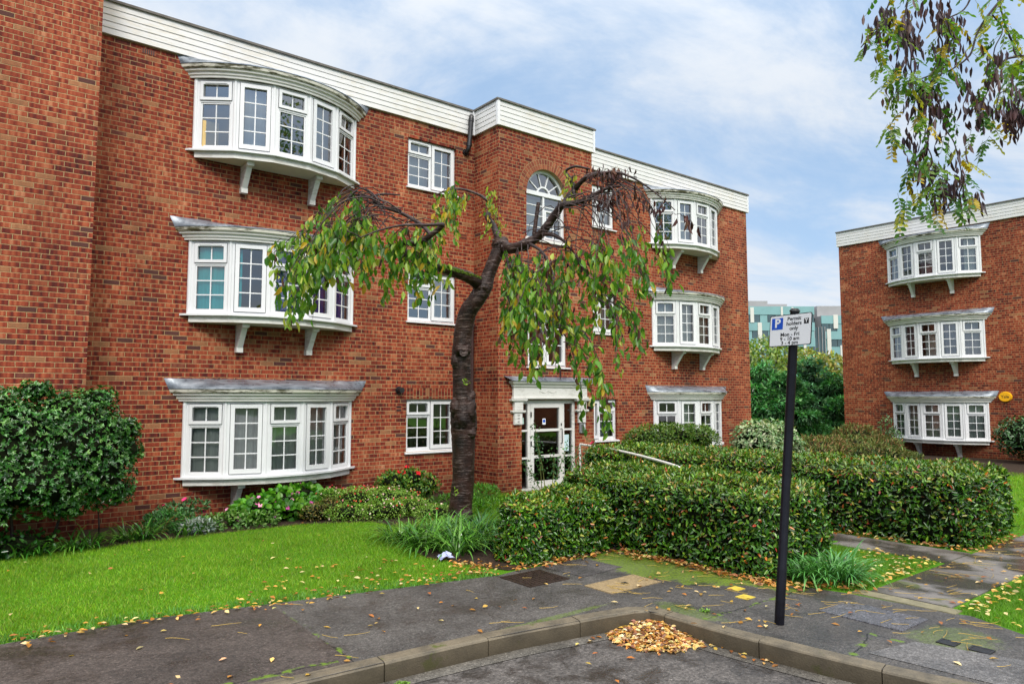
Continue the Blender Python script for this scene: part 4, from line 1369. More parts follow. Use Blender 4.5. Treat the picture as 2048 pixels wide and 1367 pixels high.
def rbox_leaves(name, lo, hi, r, n, colr, L, W, mat, parent, faces='xXyYZ', up=.25, jit=.05, wav=.04, rot=None):
    """leaves over a rounded clipped box"""
    lo = np.array(lo, float); hi = np.array(hi, float); s = hi - lo
    ar = {'x': s[1] * s[2], 'X': s[1] * s[2], 'y': s[0] * s[2], 'Y': s[0] * s[2], 'Z': s[0] * s[1]}
    ks = list(faces); p = np.array([ar[k] for k in ks]); p /= p.sum()
    f = RNG.choice(len(ks), n, p=p)
    P = lo + RNG.random((n, 3)) * s
    for i, k in enumerate(ks):
        m = f == i
        a = {'x': 0, 'X': 0, 'y': 1, 'Y': 1, 'Z': 2}[k]
        P[m, a] = hi[a] if k.isupper() else lo[a]
    il, ih = lo + r, hi - r
    il[2] = lo[2] - 1
    Q = np.clip(P, il, ih)
    N = unit(P - Q + 1e-6)
    bump = wav * (np.sin(P[:, 0] * 5.1 + P[:, 1] * 3.7) + np.sin(P[:, 1] * 6.3 - P[:, 2] * 7.7 + 1.0) + np.sin(P[:, 2] * 9 + P[:, 0] * 8.1)) / 2
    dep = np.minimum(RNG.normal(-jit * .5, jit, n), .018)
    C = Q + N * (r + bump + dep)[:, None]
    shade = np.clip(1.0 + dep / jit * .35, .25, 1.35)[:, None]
    C[:, 2] = np.maximum(C[:, 2], .015)
    A = unit(N * .22 + rdir(n) * .85 + np.array([0, 0, up]))
    NN = unit(N * 1.0 + rdir(n) * .6 + np.array([0, 0, .35]))
    if rot is not None:
        ca, sa = math.cos(rot[2]), math.sin(rot[2])
        def rt(v, o=True):
            v = v.copy(); x = v[:, 0] - (rot[0] if o else 0); y = v[:, 1] - (rot[1] if o else 0)
            v[:, 0] = x * ca - y * sa + (rot[0] if o else 0); v[:, 1] = x * sa + y * ca + (rot[1] if o else 0)
            return v
        C = rt(C); A = rt(A, False); NN = rt(NN, False)
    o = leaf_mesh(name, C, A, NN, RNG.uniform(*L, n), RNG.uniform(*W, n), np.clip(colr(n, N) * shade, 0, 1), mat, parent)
    return o


def hedge(name, label, lo, hi, r, n, rot=None, L=(.048, .082), W=(.020, .032), red=.016):
    t = thing(name, label, 'hedge', ((lo[0] + hi[0]) / 2, (lo[1] + hi[1]) / 2, 0), 'clipped hedges by the entrance')

    def colr(k, N):
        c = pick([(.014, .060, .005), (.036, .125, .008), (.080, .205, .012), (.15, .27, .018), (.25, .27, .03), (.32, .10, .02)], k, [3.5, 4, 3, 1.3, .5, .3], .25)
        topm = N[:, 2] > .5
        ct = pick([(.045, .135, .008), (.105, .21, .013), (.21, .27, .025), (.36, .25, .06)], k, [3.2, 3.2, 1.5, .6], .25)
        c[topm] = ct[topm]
        rr = RNG.random(k)
        c[rr < red] = pick([(.35, .03, .012), (.45, .14, .02), (.22, .03, .02)], int((rr < red).sum()))
        return c
    core = MB()
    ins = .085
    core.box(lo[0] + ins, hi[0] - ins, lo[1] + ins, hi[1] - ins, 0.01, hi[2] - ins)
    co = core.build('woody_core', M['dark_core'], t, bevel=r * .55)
    if rot:
        for v in co.data.vertices:
            x, y = v.co.x - rot[0], v.co.y - rot[1]
            v.co.x = x * math.cos(rot[2]) - y * math.sin(rot[2]) + rot[0]; v.co.y = x * math.sin(rot[2]) + y * math.cos(rot[2]) + rot[1]
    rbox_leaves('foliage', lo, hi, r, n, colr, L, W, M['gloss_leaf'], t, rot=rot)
    return t


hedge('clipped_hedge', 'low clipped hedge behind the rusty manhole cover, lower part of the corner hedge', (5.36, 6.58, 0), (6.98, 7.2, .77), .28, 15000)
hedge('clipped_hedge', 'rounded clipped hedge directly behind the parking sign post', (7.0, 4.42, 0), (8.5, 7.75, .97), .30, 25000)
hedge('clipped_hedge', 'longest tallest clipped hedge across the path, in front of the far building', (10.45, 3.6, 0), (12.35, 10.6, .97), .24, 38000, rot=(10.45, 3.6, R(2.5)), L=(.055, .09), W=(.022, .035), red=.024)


def blob_points(blobs, n):
    """points near the surface of a union of ellipsoids; returns point and outward normal"""
    a = np.array([b[3] * b[4] * b[5] for b in blobs]) ** (2 / 3)
    i = RNG.choice(len(blobs), n, p=a / a.sum())
    B = np.array(blobs)[i]
    d = rdir(n)
    q = RNG.uniform(.72, 1.05, n)[:, None]
    P = B[:, :3] + d * B[:, 3:6] * q
    N = unit(d / B[:, 3:6])
    keep = np.ones(n, bool)
    for k, b in enumerate(blobs):
        inside = (((P - np.array(b[:3])) / np.array(b[3:6])) ** 2).sum(1) < .5
        keep &= ~(inside & (i != k))
    return P[keep], N[keep]


def shrub(name, label, cat, blobs, n, cols, p, L, W, mat='leaf', core=True, stems=None, group=None, rosette=1, up=.3, flowers=None, loc=None, hang=0, zmin=.02, corefac=.74, zs=1.0):
    blobs = [(b[0], b[1], b[2] * zs, b[3], b[4], b[5] * zs) for b in blobs]
    b0 = blobs[0]
    t = thing(name, label, cat, loc or (b0[0], b0[1], 0), group)
    P, N = blob_points(blobs, n)
    k = P[:, 2] > zmin
    P, N = P[k], N[k]
    if rosette > 1:
        m = len(P)
        P = np.repeat(P, rosette, 0); Nn = np.repeat(N, rosette, 0)
        ax_ = unit(np.repeat(N + rdir(m) * .5 + np.array([0, 0, .3]), rosette, 0))
        rad = rdir(len(P)); rad = unit(rad - ax_ * (rad * ax_).sum(1)[:, None])
        A = unit(rad + ax_ * RNG.uniform(.1, .8, (len(P), 1)))
        NN = unit(ax_ + rdir(len(P)) * .25)
        cc = np.repeat(pick(cols, m, p, .22), rosette, 0) * RNG.uniform(.8, 1.2, (len(P), 1))
    else:
        A = unit(N * .6 + rdir(len(P)) * .8 + np.array([0, 0, up - hang]))
        NN = unit(N + rdir(len(P)) * .6 + np.array([0, 0, .4]))
        cc = pick(cols, len(P), p, .22)
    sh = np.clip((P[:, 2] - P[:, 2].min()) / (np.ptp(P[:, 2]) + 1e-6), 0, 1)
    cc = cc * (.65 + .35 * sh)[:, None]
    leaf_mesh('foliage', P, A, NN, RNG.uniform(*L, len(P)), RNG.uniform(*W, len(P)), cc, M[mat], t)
    if core:
        me = MB()
        for b in blobs:
            bm = bmesh.new()
            bmesh.ops.create_icosphere(bm, subdivisions=3, radius=1)
            vs = [(b[0] + v.co.x * b[3] * corefac * random.uniform(.85, 1.05), b[1] + v.co.y * b[4] * corefac * random.uniform(.85, 1.05),
                   max(.0, b[2] + v.co.z * b[5] * corefac * random.uniform(.85, 1.05))) for v in bm.verts]
            me.add(vs, [tuple(v.index for v in f.verts) for f in bm.faces], 0, False)
            bm.free()
        me.build('woody_core', M['dark_core'], t, fix=False)
    if stems:
        sm_ = MB()
        for (x, y, z0, x1, y1, z1, r) in stems:
            pts = smooth_path([(x, y, z0), ((x * 2 + x1) / 3 + random.uniform(-.05, .05), (y * 2 + y1) / 3, z0 + (z1 - z0) * .4), (x1, y1, z1)], 4)
            sm_.tube(pts, list(np.linspace(r, r * .4, len(pts))), 6)
        sm_.build('stems', M['twig'], t)
    if flowers:
        for (cnt, fcols, fs, petals, ztop) in flowers:
            P2, N2 = blob_points(blobs, cnt * 6)
            kk = (P2[:, 2] > ztop * zs)
            P2, N2 = P2[kk][:cnt], N2[kk][:cnt]
            m = len(P2)
            if not m: continue
            P2 = np.repeat(P2 + N2 * .04, petals, 0); ax_ = np.repeat(unit(N2 + np.array([-.4, -.6, .3])), petals, 0)
            rad = rdir(len(P2)); rad = unit(rad - ax_ * (rad * ax_).sum(1)[:, None])
            Ax = unit(rad + ax_ * .5); Ls = fs * RNG.uniform(.8, 1.2, len(P2)); Cs = np.repeat(pick(fcols, m, None, .12), petals, 0)
            if m <= 100:
                for q in range(m):
                    k_ = slice(q * petals, (q + 1) * petals)
                    leaf_mesh('flower', P2[k_], Ax[k_], ax_[k_], Ls[k_], fs * .9, Cs[k_], M['petal'], t, wide=.6)
            else:
                leaf_mesh('flowers', P2, Ax, ax_, Ls, fs * .9, Cs, M['petal'], t, wide=.6)['kind'] = 'stuff'
    return t


DK = [(.014, .075, .012), (.030, .130, .018), (.060, .195, .030), (.12, .28, .06)]
shrub('evergreen_bush', 'big dark glossy bush filling the left edge against the brick wall', 'bush',
      [(.55, 10.95, 1.35, .85, .55, .75), (1.35, 10.95, 1.45, .62, .5, .62), (-.35, 10.95, 1.25, .9, .6, .85), (1.65, 11.0, 1.0, .42, .42, .5), (.9, 10.85, .95, .8, .5, .48),
       (-1.3, 10.9, 1.1, .8, .6, .8), (.1, 10.8, .75, .6, .45, .4), (1.25, 11.0, 1.75, .5, .4, .35), (.3, 10.95, 1.78, .6, .45, .38),
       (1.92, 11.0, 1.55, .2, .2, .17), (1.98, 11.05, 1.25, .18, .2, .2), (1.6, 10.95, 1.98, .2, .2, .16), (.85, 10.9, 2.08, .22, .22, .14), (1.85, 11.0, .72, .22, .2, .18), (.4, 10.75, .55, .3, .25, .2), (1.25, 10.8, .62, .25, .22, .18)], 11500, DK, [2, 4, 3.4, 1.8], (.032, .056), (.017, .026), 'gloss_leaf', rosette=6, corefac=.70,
      stems=[(.7, 11.1, 0, .6, 11.0, .9, .03), (1.1, 11.2, 0, 1.3, 11.0, 1.0, .025), (1.7, 11.3, 0, 1.6, 11.1, .8, .014), (.2, 11.1, 0, 0, 11, .9, .03)])


def strap_plant(name, label, cat, spots, cols, L, W, n, group=None, flower=None):
    """arching strap leaves from clump centres, each leaf a bent ribbon"""
    t = thing(name, label, cat, (spots[0][0], spots[0][1], 0), group)
    V, Fc, C = [], [], []
    seg = 6
    for (x, y, r, k) in spots:
        for _ in range(int(n * k)):
            a = random.uniform(0, 2 * math.pi); rr = r * math.sqrt(random.random())
            bx, by = x + rr * math.cos(a), y + rr * math.sin(a)
            d = a + random.uniform(-.7, .7)
            ln = random.uniform(*L); wd = random.uniform(*W); el = random.uniform(.75, 1.45); bend = random.uniform(1.1, 2.4)
            c = np.array(random.choice(cols)) * random.uniform(.7, 1.3)
            px, pz, ang = 0.0, 0.0, el
            b0 = len(V)
            for i in range(seg + 1):
                s = i / seg
                hw = wd * .5 * (1 - s ** 3) * (.7 + .3 * min(1, s * 4))
                cx_, cy_ = bx + math.cos(d) * px, by + math.sin(d) * px
                V.append((cx_ - math.sin(d) * hw, cy_ + math.cos(d) * hw, max(.012, pz) + hw * .3)); V.append((cx_ + math.sin(d) * hw, cy_ - math.cos(d) * hw, max(.012, pz) + hw * .3))
                q = c * (.55 + .6 * s); C += [q, q]
                if i:
                    Fc.append((b0 + 2 * i - 2, b0 + 2 * i - 1, b0 + 2 * i + 1, b0 + 2 * i))
                px += math.cos(ang) * ln / seg; pz += math.sin(ang) * ln / seg; ang -= bend / seg
    raw_mesh('leaves', np.array(V), np.array(Fc), np.clip(np.array(C), 0, 1), M['gloss_leaf'], t, True)
    return t


AG = [(.06, .20, .018), (.10, .28, .03), (.15, .35, .05), (.05, .17, .03)]
strap_plant('strap_leaf_plant', 'wide clump of arching strap leaves at the foot of the cherry tree', 'plant',
            [(5.05, 8.75, .30, 1), (5.3, 8.35, .32, 1.2), (5.45, 8.0, .28, 1.0), (5.0, 8.15, .25, .9), (5.75, 8.25, .3, 1.0), (5.15, 7.65, .22, .8), (5.7, 8.75, .25, .8)], AG, (.32, .58), (.018, .030), 125)
strap_plant('strap_leaf_plant', 'strap-leaved clump between the cherry trunk and the low hedge', 'plant',
            [(6.1, 8.35, .25, .9), (5.75, 7.75, .25, .8), (6.45, 8.9, .25, .7)], [(.04, .16, .03), (.07, .22, .06)], (.3, .55), (.014, .024), 110)
strap_plant('strap_leaf_plant', 'strap-leaved clump at the end of the hedge by the sign post', 'plant',
            [(7.50, 3.98, .20, 1.3), (7.72, 3.92, .18, 1.2), (7.40, 4.2, .15, .8), (7.9, 4.1, .18, .9)], [(.05, .20, .03), (.08, .27, .05), (.14, .36, .09)], (.28, .55), (.014, .024), 110)
for i, (x, y, s, lb) in enumerate(((.75, 10.88, .9, 'leftmost strap-leaved clump at the lawn edge below the dark bush'), (1.35, 10.95, 1.1, 'strap-leaved clump below the right side of the dark bush'),
                                   (2.05, 11.15, 1.2, 'strap-leaved clump on the bed edge just right of the dark bush'), (2.75, 11.1, .7, 'small strap-leaved clump in front of the little pink rose'))):
    strap_plant('strap_leaf_plant', lb, 'plant', [(x, y, .16, s), (x + .2, y - .03, .12, s * .7)], [(.03, .13, .015), (.06, .20, .025), (.10, .24, .03)], (.25, .5), (.016, .026), 60, 'strap-leaved clumps along the bed')
dg_ = strap_plant('dry_stalks', 'dry orange stalks standing in the bed left of the little pink rose', 'plant', [(2.35, 11.3, .2, 1)], [(.30, .14, .04), (.22, .10, .03)], (.3, .5), (.008, .012), 16)

shrub('ivy_patch', 'dark low ivy at the bottom of the big bush, left edge', 'ground cover', [(.1, 10.9, .12, .7, .25, .2), (.75, 11.05, .12, .5, .25, .18), (-.7, 10.9, .14, .6, .3, .22)], 900, DK, [3, 4, 2, .5], (.05, .08), (.04, .06), 'gloss_leaf')
shrub('rose_bush', 'little rose bush with two pink blooms against the brick left of the bow window', 'rose bush', [(2.75, 11.85, .42, .22, .18, .18), (3.05, 11.8, .52, .22, .15, .14), (2.55, 11.8, .28, .2, .2, .15)], 500,
      [(.06, .16, .05), (.10, .22, .08), (.04, .12, .03)], [2, 2, 1], (.05, .08), (.03, .045), core=False, stems=[(2.8, 11.9, 0, 2.75, 11.85, .45, .01), (2.85, 11.9, 0, 3.05, 11.8, .55, .008)],
      flowers=[(3, [(.75, .05, .22)], .05, 9, .3)], zs=0.6)
shrub('fern_plant', 'bright feathery green plant at the foot of the little pink rose', 'plant', [(2.65, 11.55, .2, .35, .2, .2), (3.05, 11.45, .12, .3, .15, .12)], 1300, [(.03, .13, .02), (.05, .20, .03)], None, (.05, .09), (.012, .02), core=False, zs=0.75)
shrub('silver_plant', 'small silvery grey plant on the lawn edge below the little pink rose', 'plant', [(2.95, 11.12, .1, .22, .14, .1)], 320, [(.32, .38, .36), (.22, .28, .24)], None, (.05, .09), (.02, .035), core=False)
shrub('weedy_plants', 'pale green weeds along the bed edge left of the pink geranium', 'plants', [(3.5, 11.2, .1, .4, .2, .14), (3.85, 11.1, .1, .3, .18, .13), (3.25, 11.3, .1, .25, .15, .12)], 800, [(.10, .24, .04), (.16, .30, .06)], None, (.05, .08), (.025, .04), core=False)
shrub('geranium', 'bushy pink-flowered geranium with round leaves under the left bow window', 'flowering plant',
      [(3.95, 11.5, .35, .42, .32, .32), (4.35, 11.65, .45, .4, .3, .36), (4.75, 11.75, .55, .32, .25, .32), (3.7, 11.45, .25, .25, .25, .22), (4.55, 11.45, .3, .4, .3, .28), (5.15, 11.85, .4, .3, .25, .25)], 1500,
      [(.05, .20, .015), (.09, .31, .02), (.16, .40, .03)], [2, 3, 2], (.07, .11), (.075, .115), 'leaf', flowers=[(44, [(.75, .16, .45), (.62, .10, .38), (.80, .35, .55)], .035, 10, .15)], zs=0.58)
shrub('bronze_shrub', 'low brownish green shrub right of the pink geranium', 'shrub', [(4.75, 11.1, .18, .28, .2, .2), (5.0, 11.2, .22, .25, .22, .22)], 1500, [(.16, .14, .03), (.10, .17, .02), (.24, .18, .04)], None, (.03, .05), (.015, .024), zs=0.75)
shrub('fuchsia_bush', 'wide low bush dotted with tiny red and white flowers left of the trunk', 'flowering shrub',
      [(5.55, 11.3, .38, .5, .38, .36), (6.0, 11.15, .36, .45, .38, .34), (5.2, 11.5, .38, .35, .3, .34), (6.2, 10.6, .22, .4, .4, .25), (5.7, 10.6, .22, .5, .35, .26), (6.4, 11.2, .28, .35, .35, .25), (5.2, 10.85, .2, .4, .3, .22), (6.3, 10.0, .18, .35, .35, .2)], 9000,
      [(.14, .31, .02), (.22, .42, .05), (.32, .50, .08)], None, (.028, .045), (.016, .024), flowers=[(190, [(.70, .05, .05), (.80, .62, .58), (.70, .30, .28)], .020, 5, .12)], corefac=.6, zs=0.62)
shrub('rose_bush', 'taller rose bush with bright red blooms left of the cherry trunk', 'rose bush',
      [(6.55, 11.85, .6, .35, .25, .3), (6.95, 11.9, .62, .35, .25, .32), (7.25, 11.8, .45, .28, .22, .3), (6.6, 11.8, .35, .35, .25, .25), (7.0, 11.75, .3, .35, .25, .25)], 2100,
      [(.06, .19, .02), (.12, .27, .025), (.26, .34, .03)], [3, 3, 1.8], (.045, .07), (.028, .042), 'leaf', stems=[(6.8, 11.9, 0, 6.9, 11.85, .9, .012)], flowers=[(7, [(.62, .012, .02)], .05, 13, .5)], zs=0.68)
shrub('weedy_plants', 'bright green weeds between the cherry trunk and the stair tower', 'plants', [(7.2, 10.7, .1, .5, .4, .16), (7.9, 11.1, .12, .5, .4, .18), (8.4, 11.5, .1, .35, .3, .15), (6.95, 9.9, .08, .3, .4, .14), (7.6, 9.9, .08, .5, .5, .14)], 2600,
      [(.09, .27, .02), (.14, .34, .03), (.06, .2, .02)], None, (.06, .10), (.014, .03), 'blade', core=False)
# rose by the door
t_ = thing('rose_bush', 'leggy rose with bare stems and one pink bloom in front of the glass door', 'rose bush', (9.2, 10.6, 0))
sm_ = MB(); LP, LA = [], []
tops = [((9.25, 10.7), (9.13, 10.78, 1.42)), ((9.3, 10.65), (9.05, 10.7, 1.25)), ((9.35, 10.6), (9.42, 10.55, .9)), ((9.4, 10.6), (9.75, 10.5, 1.02)), ((9.45, 10.55), (10.0, 10.45, .95)), ((9.3, 10.7), (8.85, 10.8, .72)), ((9.4, 10.5), (10.25, 10.3, 1.06))]
for (bx, by), tp in tops:
    pts = smooth_path([(bx, by, 0), ((bx + tp[0]) / 2 + random.uniform(-.05, .05), (by + tp[1]) / 2, tp[2] * .55), tp], 5)
    sm_.tube(pts, list(np.linspace(.010, .004, len(pts))), 6)
    for p in pts[int(len(pts) * .45):]:
        for _ in range(11):
            LP.append(np.array(p) + RNG.normal(0, .05, 3)); LA.append(rdir(1)[0] + np.array([0, 0, -.2]))
sm_.build('stems', simple('green_stem', (.16, .17, .05), .5, .4, .2, 20), t_)
LP = np.array(LP); leaf_mesh('foliage', LP, np.array(LA), rdir(len(LP)) + np.array([-.3, -.5, .6]), RNG.uniform(.04, .065, len(LP)), RNG.uniform(.025, .04, len(LP)), pick([(.05, .15, .04), (.08, .21, .06), (.03, .10, .03)], len(LP)), M['leaf'], t_)
c0 = np.tile(np.array([[10.25, 10.3, 1.08]]), (16, 1)) + RNG.normal(0, .008, (16, 3))
leaf_mesh('bloom', c0, rdir(16) + np.array([0, 0, .4]), rdir(16), .05, .045, pick([(.70, .06, .14)], 16), M['petal'], t_, wide=.6)

shrub('clipped_shrub', 'flat-topped dark shrub in front of the far ground floor bow window', 'shrub',
      [(13.3, 11.4, 1.02, .6, .5, .30), (14.1, 11.4, 1.06, .7, .5, .28), (14.9, 11.4, 1.02, .7, .5, .28), (15.3, 11.4, .88, .5, .45, .28), (12.95, 11.4, .92, .45, .4, .3)], 6500,
      [(.05, .13, .014), (.10, .20, .022), (.19, .28, .04)], [3, 3, 2], (.05, .08), (.024, .034), 'leaf', corefac=.6,
      stems=[(13.3 + i * .3 + random.uniform(-.1, .1), 11.4 + random.uniform(-.1, .1), 0, 13.0 + i * .36, 11.35, .88, .02) for i in range(8)])
shrub('variegated_shrub', 'rounded pale variegated shrub between the far bow window and the post', 'shrub',
      [(17.6, 11.3, .75, .8, .6, .6), (18.5, 11.3, .75, .8, .6, .58), (18.0, 11.3, .55, .9, .7, .55), (19.1, 11.2, .5, .5, .5, .45)], 3000, [(.20, .34, .15), (.40, .50, .27), (.09, .19, .06), (.50, .56, .36)], [3, 3, 2, 1.5], (.08, .13), (.04, .06), 'leaf', rosette=2)
# low junipers
JN = [(.07, .13, .03), (.14, .17, .04), (.23, .16, .06), (.18, .22, .06), (.26, .13, .06)]
for (bl_, lb, cs) in (([(21.2, 11.6, .32, 1.5, 1.0, .40), (20.2, 11.0, .22, 1.0, .8, .3)], 'low brownish juniper right of the pale variegated shrub', JN),
                      ([(23.2, 11.6, .3, 1.5, 1.2, .40), (22.6, 10.4, .2, 1.2, .9, .3)], 'spreading olive juniper in the gap between the two blocks', JN[:4]),
                      ([(25.0, 12.1, .5, .9, .8, .5), (24.8, 11.2, .3, .8, .7, .35)], 'juniper with reddish sprays at the corner of the right block', JN),
                      ([(24.2, 11.0, .12, .9, .8, .2), (23.6, 10.2, .08, .9, .7, .16)], 'low green juniper in front of the right lowest bow window', JN[:2] + [JN[3]])):
    shrub('juniper_bush', lb, 'juniper', bl_, 3600, cs, None, (.10, .20), (.02, .04), 'needle', group='low junipers')
shrub('young_shrub', 'thin upright leafy shrub at the left end of the right lowest bow window', 'shrub', [(25.6, 11.3, .8, .25, .25, .5), (25.4, 11.0, .5, .3, .3, .4)], 420, [(.08, .18, .06), (.14, .25, .10)], None, (.08, .13), (.03, .05), core=False,
      stems=[(25.5, 11.2, 0, 25.6, 11.3, 1.2, .015), (25.45, 11.1, 0, 25.3, 11.0, .9, .012)])
shrub('evergreen_bush', 'dark evergreen bush at the right edge below the yellow alarm box', 'bush', [(25.4, 7.2, .8, .7, .8, .62), (25.4, 6.3, .75, .8, .9, .6), (25.3, 5.2, .7, .8, .9, .6)], 2600, [(.02, .07, .02), (.04, .12, .03), (.07, .17, .05)], None, (.08, .13), (.04, .06), 'gloss_leaf', rosette=2)

# ------------------------------------------------------------------ trees far behind
def conifer(label, px, d, topy, wd, cols, n, blobs=7):
    b = at(px, HZ, d); x, y = b.x, b.y
    h = at(px, topy, d).z
    t = thing('conifer_tree', label, 'tree', (x, y, 0), 'evergreens in the gap')
    tk = MB(); tk.tube([(x, y, -.2), (x, y, h * .6), (x, y, h * .92)], [.16, .10, .03], 8); tk.build('trunk', M['grey_bark'], t)
    bl_ = []
    for i in range(blobs * 4):
        z = h * .93 * (i + .7) / (blobs * 4 + .3); r = wd * (1 - (z / h) ** 1.6) * .95 + .2
        a = random.uniform(0, 6.28)
        bl_.append((x + math.cos(a) * r * .55, y + math.sin(a) * r * .55, z, r * .6, r * .6, h * .07 + .06))
    P, N = blob_points(bl_, n)
    k = P[:, 2] > .05; P, N = P[k], N[k]
    m = len(P)
    # feathery sprays: three or four narrow leaves each, drooping outward
    P = np.repeat(P, 3, 0); N = np.repeat(N, 3, 0)
    A = unit(N * np.array([1, 1, .3]) + rdir(len(P)) * .45 + np.array([0, 0, -.05]))
    cc = np.repeat(pick(cols, m, None, .3), 3, 0)
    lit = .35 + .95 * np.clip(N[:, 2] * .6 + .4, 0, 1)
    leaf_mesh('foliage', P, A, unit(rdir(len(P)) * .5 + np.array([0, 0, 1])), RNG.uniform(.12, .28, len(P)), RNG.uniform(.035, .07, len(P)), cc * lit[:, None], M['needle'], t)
    co = MB(); co.tube([(x, y, 0), (x, y, h * .4), (x, y, h * .9)], [wd * .42, wd * .36, .08], 10); co.build('inner_shade', M['dark_core'], t)
    return t


CN = [(.05, .20, .06), (.10, .30, .10), (.18, .40, .17)]
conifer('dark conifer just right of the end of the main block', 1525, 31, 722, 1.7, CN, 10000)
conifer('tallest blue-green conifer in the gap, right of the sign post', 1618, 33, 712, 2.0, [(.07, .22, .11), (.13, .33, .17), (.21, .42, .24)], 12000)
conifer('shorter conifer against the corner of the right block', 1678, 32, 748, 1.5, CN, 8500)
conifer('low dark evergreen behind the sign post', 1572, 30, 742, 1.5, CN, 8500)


def broadleaf(name, label, px, d, topy, wd, cols, n, L=(.2, .34), group=None, mat='leaf'):
    b = at(px, HZ, d); x, y = b.x, b.y; h = at(px, topy, d).z
    t = thing(name, label, 'tree', (x, y, 0), group)
    tk = MB(); tk.tube([(x, y, -.2), (x + .1, y, h * .4), (x, y + .1, h * .8)], [.2, .14, .04], 8)
    for i in range(6):
        a = i * 1.05
        tk.tube([(x, y, h * .35), (x + math.cos(a) * wd * .4, y + math.sin(a) * wd * .4, h * .6), (x + math.cos(a) * wd * .7, y + math.sin(a) * wd * .7, h * .8)], [.07, .05, .015], 6)
    tk.build('trunk', M['grey_bark'], t)
    bl_ = [(x + random.uniform(-.6, .6) * wd, y + random.uniform(-.6, .6) * wd, h * random.uniform(.45, .86), wd * random.uniform(.3, .5), wd * random.uniform(.3, .5), h * random.uniform(.1, .16)) for _ in range(14)]
    P, N = blob_points(bl_, n)
    leaf_mesh('foliage', P, unit(N * .5 + rdir(len(P)) + np.array([0, 0, -.2])), unit(N + rdir(len(P)) * .7), RNG.uniform(*L, len(P)), RNG.uniform(L[0] * .5, L[1] * .5, len(P)), pick(cols, len(P), None, .25), M[mat], t)
    return t


broadleaf('willow_tree', 'pale yellow-green tree rising above the dark conifers left of the sign', 1530, 44, 664, 2.8, [(.16, .24, .03), (.24, .30, .05), (.10, .18, .03)], 3600)
broadleaf('willow_tree', 'pale yellowing tree behind the right part of the sign', 1612, 47, 690, 2.4, [(.16, .24, .03), (.24, .30, .05), (.30, .26, .04)], 3000)
broadleaf('birch_tree', 'thin autumn tree beside the corner of the right block', 1672, 45, 690, 1.8, [(.26, .26, .05), (.34, .28, .07), (.16, .20, .05)], 1100)

# ------------------------------------------------------------------ office building far behind
of_o = at(1592, HZ, 150); of_o.z = 0
of = thing('office_building', 'modern office block of teal glass and white panels beyond the trees', 'building', of_o)
ofn = Vector((-FH.x, -FH.y, 0)); ofu = RV.copy()
FO = Frame(of_o, ofu, ofn)
K = 150 / 1414.0      # metres per pixel there


def opx(px, py): return ((px - 1592) * K, 2 + (HZ - py) * K)


M['teal_panel'] = simple('teal_glass_panel', (.19, .35, .36), .25, .5, .1, .3)
M['white_panel'] = simple('white_panel', (.58, .58, .54), .5, .4, .04, .5)
M['grey_roof'] = simple('grey_plant_screen', (.30, .30, .31), .5, .4, .08, .5)
M['office_glass'] = simple('office_glass', (.06, .10, .115), .12, .5, .2, .3)
# left wing turned a little, right wing, dark glazed stair between
def wing(px0, px1, ytop0, ytop1, period, first, cols, depth, nfl):
    """floors of teal spandrels and windows; cols: list of (px, width) white panels"""
    wl = MB(FO)
    (ua, va), (ub, vb) = opx(px0, ytop0), opx(px1, ytop1)
    wl.box(ua, ub, -1, min(va, vb), depth - 14, depth - .35)
    wl.build('wall', M['grey_roof'], of)
    for f in range(nfl):
        y0 = first + f * period
        pa = MB(FO)
        (a0, v1), (a1, v0) = opx(px0, y0), opx(px1, y0 + period * .52)
        pa.box(a0, a1, v0, v1, depth - .3, depth)
        pa.build('spandrel', M['teal_panel'], of)
        q = px0
        i = 0
        while q < px1 - 3:
            e = min(q + 15.5, px1)
            wn = MB(FO)
            (a0, v1), (a1, v0) = opx(q + .6, y0 + period * .53), opx(e - .6, y0 + period * .99)
            wn.box(a0, a1, v0, v1, depth - .3, depth - .12)
            wn.build('window', M['office_glass'] if (i * 7 + f * 3) % 5 < 3 else M['teal_panel'], of)
            q = e; i += 1
    for px, wd_, ya, yb in cols:
        pa = MB(FO); (a0, v1), (a1, v0) = opx(px, ya), opx(px + wd_, yb)
        pa.box(a0, a1, v0, v1, depth - .3, depth + .12); pa.build('white_panel', M['white_panel'], of)


wing(1480, 1618, 612, 620, 31.5, 616, [(1492, 7, 618, 648), (1506, 8, 648, 700), (1534, 9, 645, 700), (1552, 4, 617, 640), (1573, 4, 618, 640), (1480, 14, 690, 800), (1595, 5, 650, 730)], 4.0, 7)
wing(1648, 1720, 628, 630, 31.5, 630, [(1672, 9, 628, 656), (1658, 8, 657, 712), (1684, 10, 690, 760)], 0, 7)
gw = MB(FO); (a0, v1), (a1, v0) = opx(1618, 655), opx(1648, 850); gw.box(a0, a1, v0, v1, -8, 1.5)
gw.build('glazed_stair', M['office_glass'], of)
for q in (1618, 1626, 1634, 1641, 1647):
    gw = MB(FO); (a0, v1), (a1, v0) = opx(q, 654), opx(q + 1.1, 850); gw.box(a0, a1, v0, v1, 1.51, 1.7); gw.build('mullion', M['grey_roof'], of)
rs = MB(FO)
for (p0, p1, y0, y1, dd) in ((1480, 1530, 604, 616, 3), (1530, 1572, 609, 617, 2), (1560, 1650, 612, 632, -3), (1648, 1720, 608, 630, -2)):
    (a0, v1), (a1, v0) = opx(p0, y0), opx(p1, y1); rs.box(a0, a1, v0, v1, dd - 9, dd)
rs.build('roof_plant_screen', M['grey_roof'], of)

# ------------------------------------------------------------------ cherry tree
ch = thing('cherry_tree', 'old weeping cherry tree with a dark ringed trunk on the lawn before the flats', 'tree', (6.27, 9.25, 0))
D0 = 10.96


